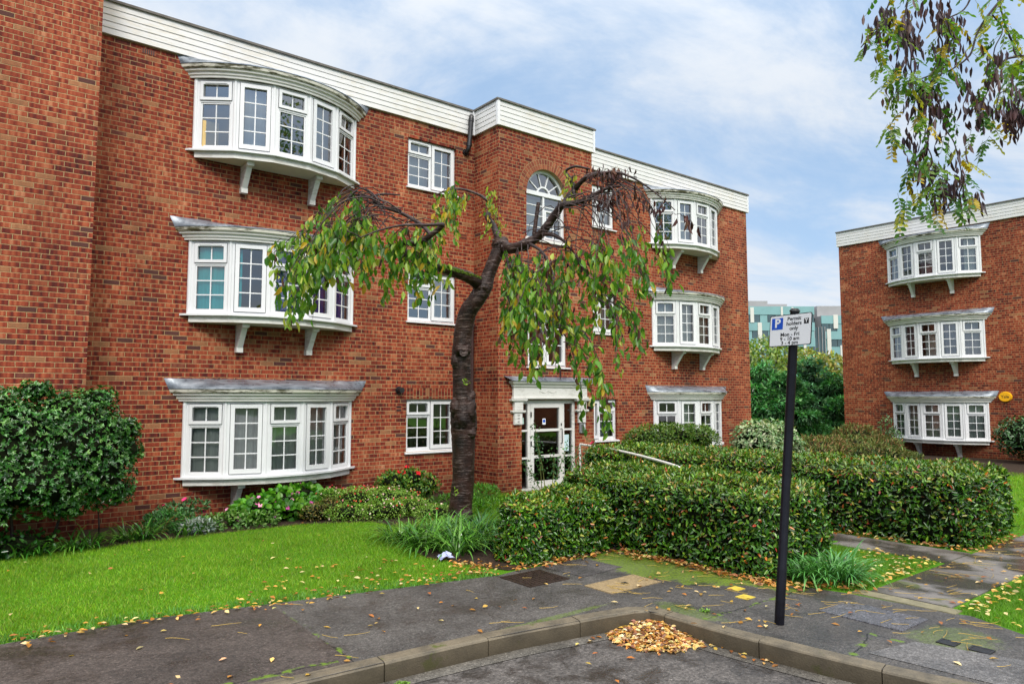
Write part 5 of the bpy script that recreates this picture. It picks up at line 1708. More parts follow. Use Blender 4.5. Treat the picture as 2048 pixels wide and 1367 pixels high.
def px_tube(mb, pts, n=10, step=5, wob=0.0):
    """pts: (px, py, depth, width in px)"""
    sp_ = smooth_path(pts, step)
    P = [at(p[0], p[1], p[2]) for p in sp_]
    r = [max(.004, p[3] * .5 * p[2] / F_PX) for p in sp_]
    mb.tube(P, r, n, wob=wob)
    return P


tk = MB()
px_tube(tk, [(919, 1075, D0, 66), (919, 1052, D0, 54), (921, 1015, D0, 47), (926, 960, D0, 44), (927, 900, D0, 45), (926, 860, D0, 49), (927, 828, D0, 52), (925, 795, D0, 40), (924, 755, D0, 37), (923, 715, D0, 39), (924, 690, D0, 37), (928, 655, D0, 37),
             (937, 622, D0 - .05, 35), (955, 596, D0 - .1, 34), (968, 572, D0 - .1, 35), (976, 552, D0 - .1, 27), (985, 528, D0 - .1, 26), (995, 505, D0 - .1, 27), (1003, 487, D0 - .1, 30), (1003, 474, D0 - .1, 16)], 22, 7, .035)
# burrs and a sawn stub
def knob(mb, px, py, d, rx, ry):
    c = at(px, py, d); bm = bmesh.new(); bmesh.ops.create_icosphere(bm, subdivisions=3, radius=1)
    sx, sy = rx * d / F_PX, ry * d / F_PX
    vs = []
    for v in bm.verts:
        k = 1 + .22 * math.sin(v.co.x * 7 + v.co.z * 9) * math.sin(v.co.y * 8 + 1) + random.uniform(-.05, .05)
        vs.append((c.x + v.co.x * sx * k, c.y + v.co.y * sx * k, c.z + v.co.z * sy * k))
    mb.add(vs, [tuple(v.index for v in f.verts) for f in bm.faces], 0, True); bm.free()


for a_ in ((912, 815, D0 - .10, 12, 20), (938, 822, D0 - .08, 14, 26), (944, 850, D0, 10, 18), (925, 838, D0 - .14, 13, 20), (915, 842, D0 - .1, 10, 14), (936, 800, D0 - .05, 11, 13), (943, 792, D0, 8, 10), (940, 865, D0 - .08, 12, 12), (925, 700, D0 - .1, 16, 13), (966, 575, D0 - .12, 17, 16), (1000, 487, D0 - .1, 16, 14), (1050, 490, D0 - .2, 10, 12), (931, 1030, D0 - .14, 14, 14), (908, 1040, D0 - .1, 14, 18), (912, 722, D0 - .08, 10, 16)):
    knob(tk, *a_)
trunk = tk.build('trunk', M['cherry_bark'], ch, fix=False)
stb = MB()
c = at(927, 704, D0 - .22); stb.tube([at(927, 706, D0 - .12), c], [.075, .062], 14); stb.build('sawn_stub', M['cherry_bark'], trunk)
ms = MB()   # moss on the limb
limbs = [
    [(962, 572, D0 - .1, 26), (940, 556, D0 - .3, 24), (915, 546, D0 - .5, 22), (881, 536, D0 - .8, 19), (845, 524, D0 - 1.1, 17), (815, 508, D0 - 1.3, 15), (801, 494, D0 - 1.4, 13), (812, 486, D0 - 1.5, 12), (838, 486, D0 - 1.6, 12), (862, 470, D0 - 1.7, 11), (884, 452, D0 - 1.8, 10), (880, 449, D0 - 1.9, 7), (850, 450, D0 - 2.0, 6), (808, 450, D0 - 2.2, 5), (760, 460, D0 - 2.4, 4), (720, 475, D0 - 2.6, 3)],
    [(862, 470, D0 - 1.7, 8), (846, 452, D0 - 1.6, 8), (825, 438, D0 - 1.5, 8), (800, 425, D0 - 1.5, 7), (770, 415, D0 - 1.6, 6), (750, 405, D0 - 1.7, 6), (748, 392, D0 - 1.8, 5), (770, 388, D0 - 1.8, 4), (800, 390, D0 - 1.7, 3)],
    [(1000, 484, D0 - .1, 15), (992, 465, D0, 13), (986, 450, D0 + .1, 12), (975, 434, D0 + .1, 11), (982, 416, D0 + .2, 8), (974, 400, D0 + .2, 7), (950, 386, D0 + .2, 5), (915, 377, D0 + .2, 4), (885, 384, D0 + .1, 3), (860, 396, D0, 2)],
    [(1003, 492, D0 - .1, 24), (1023, 497, D0 - .3, 22), (1048, 489, D0 - .5, 20), (1075, 474, D0 - .6, 18), (1092, 455, D0 - .7, 17), (1112, 427, D0 - .8, 16), (1126, 410, D0 - .9, 14), (1155, 405, D0 - 1.0, 11), (1183, 392, D0 - 1.1, 9), (1215, 376, D0 - 1.2, 7), (1240, 372, D0 - 1.3, 5)],
    [(1118, 418, D0 - .85, 13), (1132, 400, D0 - .8, 12), (1148, 382, D0 - .8, 12), (1160, 366, D0 - .9, 10), (1178, 352, D0 - 1.0, 11), (1205, 347, D0 - 1.1, 9), (1235, 345, D0 - 1.3, 6), (1270, 358, D0 - 1.5, 4), (1310, 385, D0 - 1.7, 3), (1350, 420, D0 - 1.9, 2)],
    [(1148, 392, D0 - .85, 9), (1146, 370, D0 - .8, 9), (1136, 352, D0 - .8, 8), (1130, 343, D0 - .8, 6), (1150, 333, D0 - .9, 5), (1180, 338, D0 - 1.0, 4)],
    [(1068, 470, D0 - .6, 9), (1072, 440, D0 - .6, 8), (1077, 405, D0 - .6, 8)],
    [(1085, 468, D0 - .7, 9), (1105, 470, D0 - .9, 7), (1125, 480, D0 - 1.1, 6), (1140, 496, D0 - 1.2, 4), (1150, 530, D0 - 1.3, 3)],
    [(1060, 488, D0 - .6, 7), (1080, 500, D0 - 1.0, 6), (1095, 520, D0 - 1.4, 5), (1110, 560, D0 - 1.7, 3), (1120, 610, D0 - 1.9, 2)],
    [(1010, 500, D0 - .2, 6), (1018, 540, D0 - .7, 5), (1015, 590, D0 - .9, 4), (1035, 640, D0 - 1.0, 3)],
]
for lb_ in limbs:
    m_ = MB(); px_tube(m_, lb_, 12, 6, .04); m_.build('branch', M['cherry_bark'] if lb_[0][3] > 8 else M['twig'], ch, fix=False)

# hanging shoots: they arch out from the limbs and hang, bearing leaves
tw = MB(); LC, LAx, LN, LL, LW, LCo = [], [], [], [], [], []
DC, DA, DN, DL, DW = [], [], [], [], []
GREEN = [(.045, .15, .014), (.085, .23, .018), (.16, .32, .025), (.27, .40, .04), (.40, .45, .07), (.50, .34, .03)]
GP = [3, 4, 3.4, 2.0, .9, .3]


def shoot(p0, p1, sag, leaf_from, dens, dead=0.0, yellow=0.0, size=1.0, w0=4.0, tail=None):
    """shoot from pixel point p0 to p1 (px,py,depth), bulging up by sag px before hanging"""
    a, b = np.array(p0, float), np.array(p1, float)
    a[:2] += RNG.normal(0, 7, 2)
    k = 14
    pts = []
    wob = RNG.normal(0, 3, (k + 1, 2))
    for i in range(k + 1):
        s = i / k
        x = a[0] + (b[0] - a[0]) * (1 - (1 - s) ** 1.7)
        y = a[1] + (b[1] - a[1]) * s ** 1.6 - sag * math.sin(math.pi * min(1, s * 1.25)) * (1 - s)
        pts.append((x + wob[i, 0] * s, y + wob[i, 1] * .5, a[2] + (b[2] - a[2]) * s))
    P = [at(*p) for p in pts]
    tw.tube(P, list(np.linspace(w0 * .34 * a[2] / F_PX, .002, k + 1)), 5)
    for i in range(k):
        s = (i + .5) / k
        if s < leaf_from: continue
        seg = P[i + 1] - P[i]
        m = max(1, int(seg.length * dens + random.random()))
        for _ in range(m):
            c = P[i] + seg * random.random() + Vector((random.gauss(0, .035), random.gauss(0, .035), random.gauss(0, .02)))
            if random.random() < dead:
                DC.append(c); DA.append(Vector((random.gauss(0, .18), random.gauss(0, .18), -1))); DN.append(Vector((random.gauss(0, 1), random.gauss(0, 1), .1)))
                DL.append(random.uniform(.10, .17) * size); DW.append(random.uniform(.022, .045) * size)
            else:
                LC.append(c); LAx.append(Vector((random.gauss(0, .38), random.gauss(0, .38), -1))); LN.append(Vector((random.gauss(-.35, .7), random.gauss(-.45, .7), random.gauss(.15, .25))))
                l_ = random.uniform(.085, .155) * size
                LL.append(l_); LW.append(l_ * random.uniform(.38, .52))
                LCo.append(GREEN[random.choices(range(6), GP)[0]] if random.random() > yellow else random.choice(GREEN[3:]))
    return pts


def spray(starts, n_main, n_side, target, d0, d1, sag, frm, dens, dead, yel, w0=(3, 5), sd=(1.0, 1.6)):
    """a few long shoots from the limb, the rest branching off them"""
    mains = []
    for _ in range(n_main):
        q = random.choice(starts); x1, y1 = target()
        mains.append(shoot((q[0], q[1], D0 - U(*d0)), (x1, y1, D0 - U(*d1)), U(*sag), frm, U(*dens), dead(x1), yel, 1.0, U(*w0)))
    for _ in range(n_side):
        m = random.choice(mains); q = m[random.randint(3, 10)]
        x1, y1 = target()
        x1 = q[0] + max(-110, min(95, x1 - q[0])); y1 = max(y1, q[1] + 25)
        y1 = min(y1, q[1] + 175)
        shoot(q, (x1, y1, q[2] + U(-.8, .8)), U(0, 10), U(.10, .30), U(*dens), dead(x1), yel, 1.0, U(1.5, 2.8))


U = random.uniform
# left mass
def tl():
    x1 = U(540, 740)
    return x1, (U(480, 600) if x1 > 640 else U(500, 660))


for _ in range(14):
    q_ = random.choice([(750, 400), (760, 458), (720, 472), (800, 424), (770, 412), (862, 468)])
    shoot((q_[0], q_[1], D0 - 1.9), (q_[0] - U(40, 170), q_[1] + U(10, 90), D0 - U(1.5, 2.9)), U(10, 50), 2, 0, w0=U(2.5, 4.5))
spray([(760, 400), (748, 395), (720, 470), (770, 455), (808, 450), (790, 425), (700, 472), (690, 470)], 17, 36, tl, (1.6, 2.4), (1.6, 3.2), (20, 55), .55, (15, 26), lambda x: .01, .10)
spray([(801, 494), (835, 486), (862, 470), (880, 452), (830, 440)], 9, 22, lambda: (U(715, 905), U(500, 612)), (1.2, 1.9), (1.0, 2.6), (5, 30), .45, (15, 26), lambda x: .01, .08)
for i in range(12):
    x1 = U(850, 925); shoot((U(870, 940), U(378, 392), D0), (x1, U(410, 490), D0 - U(0, 1)), U(5, 25), .25, U(18, 30), 0, .35, .9, 2.5)
for i in range(8):
    shoot((U(700, 760), U(400, 470), D0 - 1.9), (U(640, 760), U(440, 500), D0 - U(1.6, 2.6)), U(30, 60), .5, 16, .02, .3, .9, 3)
for i in range(5):
    shoot((980, U(400, 430), D0 + .1), (U(970, 1005), U(365, 470), D0 - U(0, .4)), 4, .2, 40, 0, .8, .6, 2)
# bare twigs on the left
for i in range(9):
    s = random.choice([(750, 400), (760, 460), (800, 425), (770, 415)])
    shoot((s[0], s[1], D0 - 1.8), (U(600, 780), U(430, 540), D0 - U(1.4, 2.8)), U(20, 60), 2, 0, w0=U(2.5, 5))
# right mass
def tr_():
    x1 = U(1005, 1255)
    return x1, (U(560, 690) if (x1 < 1040 or x1 > 1190) else U(580, 770))


spray([(1080, 500), (1095, 520), (1125, 480), (1140, 496), (1110, 560), (1150, 510), (1018, 540), (1060, 490), (1150, 530)], 18, 40, tr_, (.6, 1.6), (.6, 3.0), (10, 40), .35, (15, 27), lambda x: .18 if x > 1070 else .03, .10)
for i in range(20):
    x1 = U(1000, 1075); shoot((U(1005, 1040), U(495, 560), D0 - U(.2, .9)), (x1, U(560, 720), D0 - U(.3, 1.6)), U(0, 15), .2, U(18, 28), .03, .12, .95, U(2, 4))
for i in range(20):
    s = random.choice([(1155, 405), (1215, 376), (1240, 372), (1183, 392), (1130, 420)])
    x1 = U(1180, 1350); y1 = U(520, 610)
    shoot((s[0], s[1], D0 - U(.9, 1.5)), (x1, y1, D0 - U(1.0, 2.6)), U(10, 35), U(.60, .72), U(18, 28), .10, .05, 1.0, U(3, 5))
for i in range(5):
    x1 = U(1120, 1225); shoot((U(1120, 1170), U(650, 700), D0 - U(1.8, 2.6)), (x1, U(790, 872), D0 - U(1.9, 2.9)), 0, .25, U(16, 24), .02, .05, 1.0, 3)
for i in range(9):
    x1 = U(1225, 1300); shoot((U(1190, 1240), U(540, 600), D0 - U(1.5, 2.4)), (x1, U(640, 740), D0 - U(1.5, 2.6)), 0, .3, U(14, 22), .06, .05, .95, 3)
# bare twigs and dead leaves at the top right
for i in range(18):
    s = random.choice([(1215, 376), (1240, 372), (1270, 358), (1205, 347), (1180, 352), (1155, 405), (1310, 385)])
    x1 = U(1165, 1345); y1 = U(380, 490)
    shoot((s[0], s[1], D0 - U(.9, 1.5)), (x1, y1, D0 - U(.8, 2.0)), U(5, 30), .5, U(2, 6), 1.0, 0, .85, U(2, 3.5))
for i in range(14):
    s = random.choice([(1130, 420), (1112, 427), (1092, 455), (1183, 392), (1140, 390)])
    shoot((s[0], s[1], D0 - U(.7, 1.1)), (s[0] + U(-60, 140), s[1] + U(40, 170), D0 - U(.5, 1.8)), U(0, 30), 2, 0, w0=U(3, 5))
for i in range(10):
    shoot((U(1160, 1240), U(345, 372), D0 - 1.1), (U(1180, 1260), U(325, 345), D0 - U(.9, 1.4)), 0, .5, 12, 1, 0, .8, 2)
for i in range(6):
    shoot((U(1128, 1165), U(345, 400), D0 - .8), (U(1095, 1160), U(370, 430), D0 - U(.6, 1.1)), 10, .3, 18, .1, .9, .6, 2.5)
shoot((1345, 420, D0 - 1.9), (1385, 452, D0 - 2.0), 4, .2, 24, 1, 0, 1.0, 2)
tw.build('twigs', M['twig'], ch, fix=False)
print('cherry leaves', len(LC), len(DC))
leaf_mesh('foliage', np.array(LC), np.array(LAx), np.array(LN), np.array(LL), np.array(LW), np.clip(np.array(LCo) * RNG.uniform(.75, 1.25, (len(LCo), 1)), 0, 1), leaf_material('cherry_leaf', .36, .42), ch, fold=.5, curl=.12)
leaf_mesh('dead_leaves', np.array(DC), np.array(DA), np.array(DN), np.array(DL), np.array(DW), pick([(.045, .014, .014), (.075, .022, .016), (.10, .04, .02)], len(DC)), M['dead_leaf'], ch, fold=1.2, curl=.25)
# little tufts sprouting from the trunk and moss on the limb
tu = np.array([at(932 + U(-8, 8), 762 + U(-5, 5), D0 - .28) for _ in range(10)] + [at(912 + U(-5, 5), 982 + U(-6, 6), D0 - .28) for _ in range(9)])
for q in (tu[:10], tu[10:]):
    leaf_mesh('shoot_tuft', q, rdir(len(q)), rdir(len(q)), .06, .03, pick([(.2, .32, .03)], len(q)), M['leaf'], ch)
mp = np.array([at(U(885, 962), 0, 1) * 0 + at(q := U(885, 962), 531 + (q - 885) * .33 + U(-3, 3), D0 - .95 + (q - 885) * .0095) for _ in range(500)])
leaf_mesh('moss', mp, rdir(len(mp)) + np.array([0, 0, .5]), rdir(len(mp)), .022, .012, pick([(.10, .20, .01), (.16, .26, .02)], len(mp)), M['blade'], ch)

# ------------------------------------------------------------------ locust tree leaning in at the top right (its trunk stands outside the frame)
lt_b = at(2420, HZ, 5.6); lt_b.z = 0
lt = thing('locust_tree', 'tree hanging in at the top right with yellowing leaflets and dark seed pods', 'tree', lt_b)
tk = MB()
P = smooth_path([(lt_b.x, lt_b.y, -.1), (lt_b.x + .05, lt_b.y, 1.5), tuple(at(2380, 250, 5.5)), tuple(at(2330, -60, 5.3)), (8.2, .3, 6.6), (8.6, -.4, 8.5), (9.0, -.8, 10.4)], 6)
tk.tube(P, list(np.linspace(.16, .04, len(P))), 12, wob=.05)
for q_ in ((10.6, .4, 8.2), (8.2, -2.3, 8.2), (9.6, -1.4, 11.3), (7.6, -.2, 10.5)):
    tk.tube(smooth_path([(8.3, .1, 6.9), ((8.3 + q_[0]) / 2, (.1 + q_[1]) / 2, 7.9), q_], 4), list(np.linspace(.07, .02, 9)), 8); tk.build('trunk', M['grey_bark'], lt)
TB = [
    [(2350, 40, 5.35, 26), (2230, -30, 5.2, 16), (2120, -60, 5.1, 11), (1990, -70, 5.0, 8), (1870, -60, 4.9, 6), (1790, -40, 4.8, 4)],
    [(2060, -64, 5.05, 8), (1985, 20, 5.0, 5), (1955, 65, 4.95, 4), (1940, 110, 4.95, 4), (1905, 138, 4.9, 3), (1880, 150, 4.9, 2.5), (1860, 170, 4.9, 2)],
    [(1895, -62, 4.9, 6), (1880, 10, 4.9, 4), (1876, 60, 4.9, 3.5), (1885, 90, 4.9, 3.2), (1872, 130, 4.9, 3), (1860, 150, 4.85, 3), (1835, 165, 4.85, 2.6), (1828, 210, 4.8, 2.2), (1815, 250, 4.8, 1.6)],
    [(1830, -50, 4.85, 5), (1812, 20, 4.85, 3.6), (1810, 60, 4.8, 3.2), (1822, 105, 4.8, 3), (1822, 140, 4.8, 2.8), (1836, 160, 4.8, 2.6), (1862, 172, 4.8, 2.4), (1878, 205, 4.8, 2.2), (1890, 255, 4.8, 2.2), (1908, 285, 4.8, 2), (1920, 330, 4.8, 1.8), (1925, 362, 4.8, 1.4)],
    [(2300, 0, 5.3, 16), (2170, 40, 5.2, 10), (2090, 80, 5.15, 8), (2048, 115, 5.1, 6), (2020, 75, 5.1, 4), (2002, 20, 5.1, 3), (1992, -10, 5.1, 2)],
    [(2048, 112, 5.1, 5), (2010, 120, 5.1, 4), (1985, 150, 5.05, 3), (1972, 190, 5.0, 2.4), (1950, 225, 5.0, 2)],
    [(2110, 70, 5.15, 6), (2062, 150, 5.1, 4), (2040, 200, 5.1, 3), (2034, 240, 5.1, 2)],
    [(1850, 175, 4.8, 2.6), (1852, 240, 4.75, 2.4), (1850, 280, 4.75, 2.2), (1862, 310, 4.75, 2), (1872, 345, 4.75, 1.6), (1900, 360, 4.75, 1.4)],
    [(1800, -45, 4.8, 4), (1775, 15, 4.8, 3), (1765, 45, 4.8, 2.4), (1745, 65, 4.8, 1.6), (1722, 95, 4.8, 1.2)],
    [(1960, -66, 5.0, 5), (1935, 10, 5.0, 3.4), (1900, 35, 4.95, 3), (1870, 45, 4.9, 2.4)],
    [(1870, 345, 4.75, 1.8), (1850, 380, 4.75, 1.6), (1828, 405, 4.75, 1.2), (1812, 420, 4.75, 1)],
    [(1924, 360, 4.8, 1.6), (1905, 395, 4.8, 1.4), (1888, 430, 4.8, 1.2)],
    [(1985, 30, 5.0, 3), (2005, 60, 5.05, 2.4), (1990, 95, 5.0, 2), (1985, 130, 5.0, 1.6)],
    [(2048, 115, 5.1, 4), (2030, 150, 5.1, 3), (2015, 180, 5.1, 2), (1998, 190, 5.1, 1.6), (1990, 240, 5.05, 1.4)],
]
nodes = []
for i, b_ in enumerate(TB):
    m_ = MB(); px_tube(m_, b_, 7, 5, .08); m_.build('branch', M['twig'], lt, fix=False)
    sp_ = smooth_path(b_, 5)
    nodes += [(p[0], p[1], p[2]) for p in sp_ if -80 < p[1] and p[0] < 2140]
nodes = np.array(nodes)
LC, LAx, LN, LL, LW, LCo = [], [], [], [], [], []
DC, DA, DN, DL, DW = [], [], [], [], []
sm_ = MB()
LG = [(.05, .16, .02), (.09, .23, .025), (.17, .29, .03), (.36, .36, .03), (.50, .36, .02)]


def compound(c, d, col, ln, k):
    """pinnate leaf drooping from c in direction d"""
    pts = [c + d * (ln * s) + Vector((0, 0, -.035 * (s * ln / .14) ** 2)) for s in np.linspace(0, 1, 6)]
    sm_.tube(pts, [.0014] * 6, 3, cap=False)
    side = d.cross(Vector((0, 0, 1)))
    if side.length < .2: side = Vector((1, 0, 0))
    side.normalize()
    side = (side + Vector(rdir(1)[0]) * .3).normalized()
    for i in range(k):
        s = .18 + .82 * (i // 2 * 2 + 1) / k
        p = c + d * (ln * s) + Vector((0, 0, -.035 * (s * ln / .14) ** 2))
        sg_ = 1 if i % 2 else -1
        a = (side * sg_ + d * .35 + Vector((0, 0, -.45))).normalized()
        LC.append(p); LAx.append(a); LN.append(Vector(rdir(1)[0]) * .55 + d.cross(a)); l_ = random.uniform(.036, .052)
        LL.append(l_); LW.append(l_ * .56)
        LCo.append(np.array(col) * random.uniform(.8, 1.2))


for _ in range(185):
    q = nodes[random.randrange(len(nodes))]
    c = at(q[0] + random.gauss(0, 9), q[1] + random.gauss(0, 9), q[2] + random.gauss(0, .12))
    d = Vector((random.gauss(0, .6), random.gauss(0, .6), -.75)).normalized()
    yl = random.random()
    col = LG[random.choices(range(5), [3, 4, 3, 1.3, 1.0])[0]]
    compound(c, d, col, random.uniform(.10, .17), random.choice([7, 9, 9, 11, 13]))
# outer hanging sprays
for (x, y, d_) in ((1768, 50, 4.8), (1745, 60, 4.8), (1775, 150, 4.8), (1770, 170, 4.8), (1765, 125, 4.8), (1785, 190, 4.8), (1790, 140, 4.8), (1780, 250, 4.8), (1785, 275, 4.8), (1800, 230, 4.8), (1810, 340, 4.8), (1825, 330, 4.75), (1805, 405, 4.75), (1815, 395, 4.75), (1890, 400, 4.8), (1870, 415, 4.8), (1915, 400, 4.8), (1940, 390, 4.8), (1950, 270, 5.0), (1980, 260, 5.0), (1960, 240, 5.0), (2030, 160, 5.1), (1830, 310, 4.75), (1855, 380, 4.75)):
    for _ in range(3):
        compound(at(x + random.gauss(0, 10), y + random.gauss(0, 10), d_), Vector((random.gauss(-.25, .45), random.gauss(0, .45), -.8)).normalized(), LG[random.choices(range(5), [3, 4, 3, 1.5, 1.2])[0]], random.uniform(.10, .16), 9)
# seed pods in hanging clumps
clumps = [(1770, 40, 26), (1760, 62, 16), (1815, 55, 22), (1822, 80, 24), (1808, 120, 14), (1875, 20, 12), (1888, 35, 20), (1905, 40, 12), (1842, 190, 26), (1852, 175, 18), (1866, 190, 20), (1880, 220, 16), (1790, 200, 8), (1838, 300, 20), (1850, 330, 22), (1862, 350, 18), (1880, 380, 16), (1900, 390, 14), (1916, 360, 18), (1945, 400, 12), (1920, 300, 8), (1940, 200, 14), (1955, 195, 14), (1968, 220, 14), (1990, 145, 14), (2000, 120, 8), (2015, 225, 20), (2030, 240, 24), (2042, 220, 20), (2040, 190, 12), (1925, 145, 6), (1880, 95, 6), (1895, 108, 5), (1825, 20, 12), (1870, 250, 6), (1815, 270, 9), (1975, 150, 9), (1930, 70, 6)]
for (x, y, k) in clumps:
    for _ in range(int(k * 1.5)):
        c = at(x + random.gauss(0, 13), y + random.gauss(0, 17), 4.9 + random.gauss(0, .12))
        DC.append(c); DA.append(Vector((random.gauss(0, .13), random.gauss(0, .13), -1))); DN.append(Vector((random.gauss(0, 1), random.gauss(0, 1), 0)))
        DL.append(random.uniform(.06, .105)); DW.append(random.uniform(.018, .028))
P, N = blob_points([(9.0, -.8, 9.3, 2.2, 2.0, 2.2), (10.6, .4, 8.0, 1.8, 1.6, 1.6), (8.2, -2.4, 8.2, 1.8, 1.6, 1.5), (9.6, -1.4, 11.4, 1.7, 1.6, 1.6), (7.6, -.2, 10.6, 1.4, 1.3, 1.3)], 5200)
leaf_mesh('crown', P, unit(rdir(len(P)) + np.array([0, 0, -.5])), rdir(len(P)), RNG.uniform(.10, .2, len(P)), RNG.uniform(.05, .1, len(P)), pick(LG, len(P), [3, 4, 3, 1, .6]), M['leaf'], lt)
sm_.build('leaf_stalks', simple('leaf_stalk', (.14, .17, .04), .6), lt, fix=False)['kind'] = 'stuff'
leaf_mesh('foliage', np.array(LC), np.array(LAx), np.array(LN), np.array(LL), np.array(LW), np.clip(np.array(LCo), 0, 1), leaf_material('locust_leaf', .45, .45), lt, fold=.2, curl=.05, wide=.45)
DC, DA, DN, DL, DW = [np.array(q) for q in (DC, DA, DN, DL, DW)]
DK_ = pick([(.035, .018, .026), (.055, .026, .032), (.08, .035, .03)], len(DC))
od = np.argsort(-DL)
for q in od[:100]:
    k_ = slice(q, q + 1)
    leaf_mesh('seed_pod', DC[k_], DA[k_], DN[k_], DL[k_], DW[k_], DK_[k_], M['dead_leaf'], lt, fold=.4, curl=.15)
k_ = od[100:]
leaf_mesh('seed_pods', DC[k_], DA[k_], DN[k_], DL[k_], DW[k_], DK_[k_], M['dead_leaf'], lt, fold=.4, curl=.15)['kind'] = 'stuff'

# ------------------------------------------------------------------ grass blades
def in_poly(P, poly):
    x, y = P[:, 0], P[:, 1]; ins = np.zeros(len(P), bool)
    j = len(poly) - 1
    for i in range(len(poly)):
        xi, yi = poly[i]; xj, yj = poly[j]
        c = ((yi > y) != (yj > y)) & (x < (xj - xi) * (y - yi) / (yj - yi + 1e-12) + xi)
        ins ^= c; j = i
    return ins


def grass(name, poly, dens, h, cols, wd=.005, bl=None):
    poly = np.array(poly); lo, hi = poly.min(0), poly.max(0)
    n = int((hi[0] - lo[0]) * (hi[1] - lo[1]) * dens)
    P = lo + RNG.random((n, 2)) * (hi - lo)
    P = P[in_poly(P, poly)]
    n = len(P)
    a = RNG.random(n) * 6.283; hh = RNG.uniform(h[0], h[1], n) * (1 + .3 * np.sin(P[:, 0] * 2.1) * np.sin(P[:, 1] * 2.7)); lean = RNG.normal(0, .5, (n, 2)) * hh[:, None]
    s = np.stack([np.cos(a), np.sin(a)], 1) * wd * .5
    V = np.zeros((n, 3, 3))
    V[:, 0, :2] = P - s; V[:, 1, :2] = P + s; V[:, 2, :2] = P + lean; V[:, 2, 2] = hh
    patchy = .5 + .25 * np.sin(P[:, 0] * 1.7 + 2 * np.sin(P[:, 1] * 2.3)) * np.sin(P[:, 1] * 1.9) + .25 * np.sin(P[:, 0] * 6.1 + 1.5 * np.sin(P[:, 1] * 4.3)) * np.sin(P[:, 1] * 5.7 + P[:, 0])
    c = pick(cols, n, None, .25) * (.72 + .45 * patchy)[:, None]
    cc = np.repeat(c[:, None, :], 3, 1); cc[:, :2] *= .7
    o = raw_mesh(name, V.reshape(-1, 3), np.arange(n * 3).reshape(-1, 3), np.clip(cc.reshape(-1, 3), 0, 1), M['blade'])
    print(name, n)
    return tag(o, None, None, None, 'stuff')


GC = [(.14, .34, .010), (.21, .43, .012), (.29, .49, .020), (.16, .36, .02), (.33, .42, .06)]
LAWN = [(-3.5, 7.40), (.4, 7.22), (1.5, 7.2), (2.6, 6.97), (3.7, 6.73), (4.9, 6.50), (5.0, 6.9), (4.75, 7.7), (4.95, 8.8), (5.55, 9.6), (5.4, 10.42), (4.45, 10.92), (3.05, 10.97), (1.66, 10.9), (.58, 11.02), (-3.5, 11.02)]
o = grass('grass', LAWN, 4200, (.018, .045), GC, .0055); o['label'] = 'short bright green lawn grass in front of the left block'; o['category'] = 'grass'
o = grass('grass', [(-3.5, 7.36), (.4, 7.17), (1.5, 7.15), (2.6, 6.92), (3.7, 6.68), (4.95, 6.44), (4.95, 6.66), (3.7, 6.92), (2.6, 7.17), (1.5, 7.4), (.4, 7.42), (-3.5, 7.6)], 2200, (.02, .05), [(.12, .33, .05), (.16, .38, .08)], .012)
o['label'] = 'clover and longer grass along the pavement edge of the lawn'; o['category'] = 'grass'
o = grass('grass', [(7.36, 3.62), (7.15, 4.35), (8.6, 4.35), (8.7, 6.5), (9.45, 6.5), (9.45, 3.62)], 4200, (.025, .06), [(.10, .27, .015), (.15, .34, .02), (.2, .36, .05)], .0055); o['label'] = 'triangle of leaf-strewn grass beside the path and the clipped hedge'; o['category'] = 'grass'
o = grass('grass', [(7.46, 2.74), (7.22, 2.1), (7.6, 0), (11.5, 0), (11.5, 2.74)], 3600, (.025, .07), [(.10, .27, .015), (.15, .34, .02), (.2, .36, .05)], .0055); o['label'] = 'grass strewn with yellow leaves at the right edge'; o['category'] = 'grass'
o = grass('grass', [(12.6, 3.62), (12.6, 8), (22, 8), (22, 0), (12.6, 2.7)], 700, (.03, .08), GC, .012); o['label'] = 'lawn beyond the long hedge at the right edge'; o['category'] = 'grass'
o = grass('grass', [(5.4, 9.9), (6.9, 8.3), (8.8, 8.0), (9.4, 9.0), (9.3, 11.3), (8.8, 11.55), (7.3, 11.0), (6.7, 10)], 1600, (.04, .12), GC, .008); o['label'] = 'rough grass behind the cherry trunk and the low hedge'; o['category'] = 'grass'

# ------------------------------------------------------------------ fallen leaves, stalks, leaf heap, litter
LFC = [(.55, .33, .06), (.62, .42, .13), (.42, .17, .03), (.68, .52, .25), (.50, .24, .04), (.30, .11, .03)]


def ground_leaves(pts, zs, size=(.045, .075), tilt=.25, cols=LFC, p=None):
    n = len(pts)
    C = np.concatenate([pts, zs[:, None]], 1)
    a = RNG.random(n) * 6.283
    A = np.stack([np.cos(a), np.sin(a), RNG.normal(.05, tilt * .4, n)], 1)
    N = np.stack([RNG.normal(0, tilt, n), RNG.normal(0, tilt, n), np.ones(n)], 1)
    L = RNG.uniform(*size, n)
    return C, A, N, L, L * RNG.uniform(.42, .6, n), pick(cols, n, p, .2)


def scat(poly, n):
    poly = np.array(poly); lo, hi = poly.min(0), poly.max(0)
    P = lo + RNG.random((n * 6, 2)) * (hi - lo)
    return P[in_poly(P, poly)][:n]


def line_scat(a, b, n, sd):
    t = RNG.random((n, 1)); a, b = np.array(a), np.array(b)
    return a + (b - a) * t + RNG.normal(0, sd, (n, 2))


def scatter(name, label, items):
    out = [ground_leaves(*i) if not isinstance(i, dict) else ground_leaves(**i) for i in items]
    C, A, N, L, W, K_ = [np.concatenate([o_[k] for o_ in out]) for k in range(6)]
    o = leaf_mesh(name, C, A, N, L, W, K_, M['dead_leaf'], None, fold=.25, curl=.10, wide=.45)
    return tag(o, label, 'leaves', None, 'stuff')


def Z(p, z, sd=.006): return z + np.abs(RNG.normal(0, sd, len(p)))


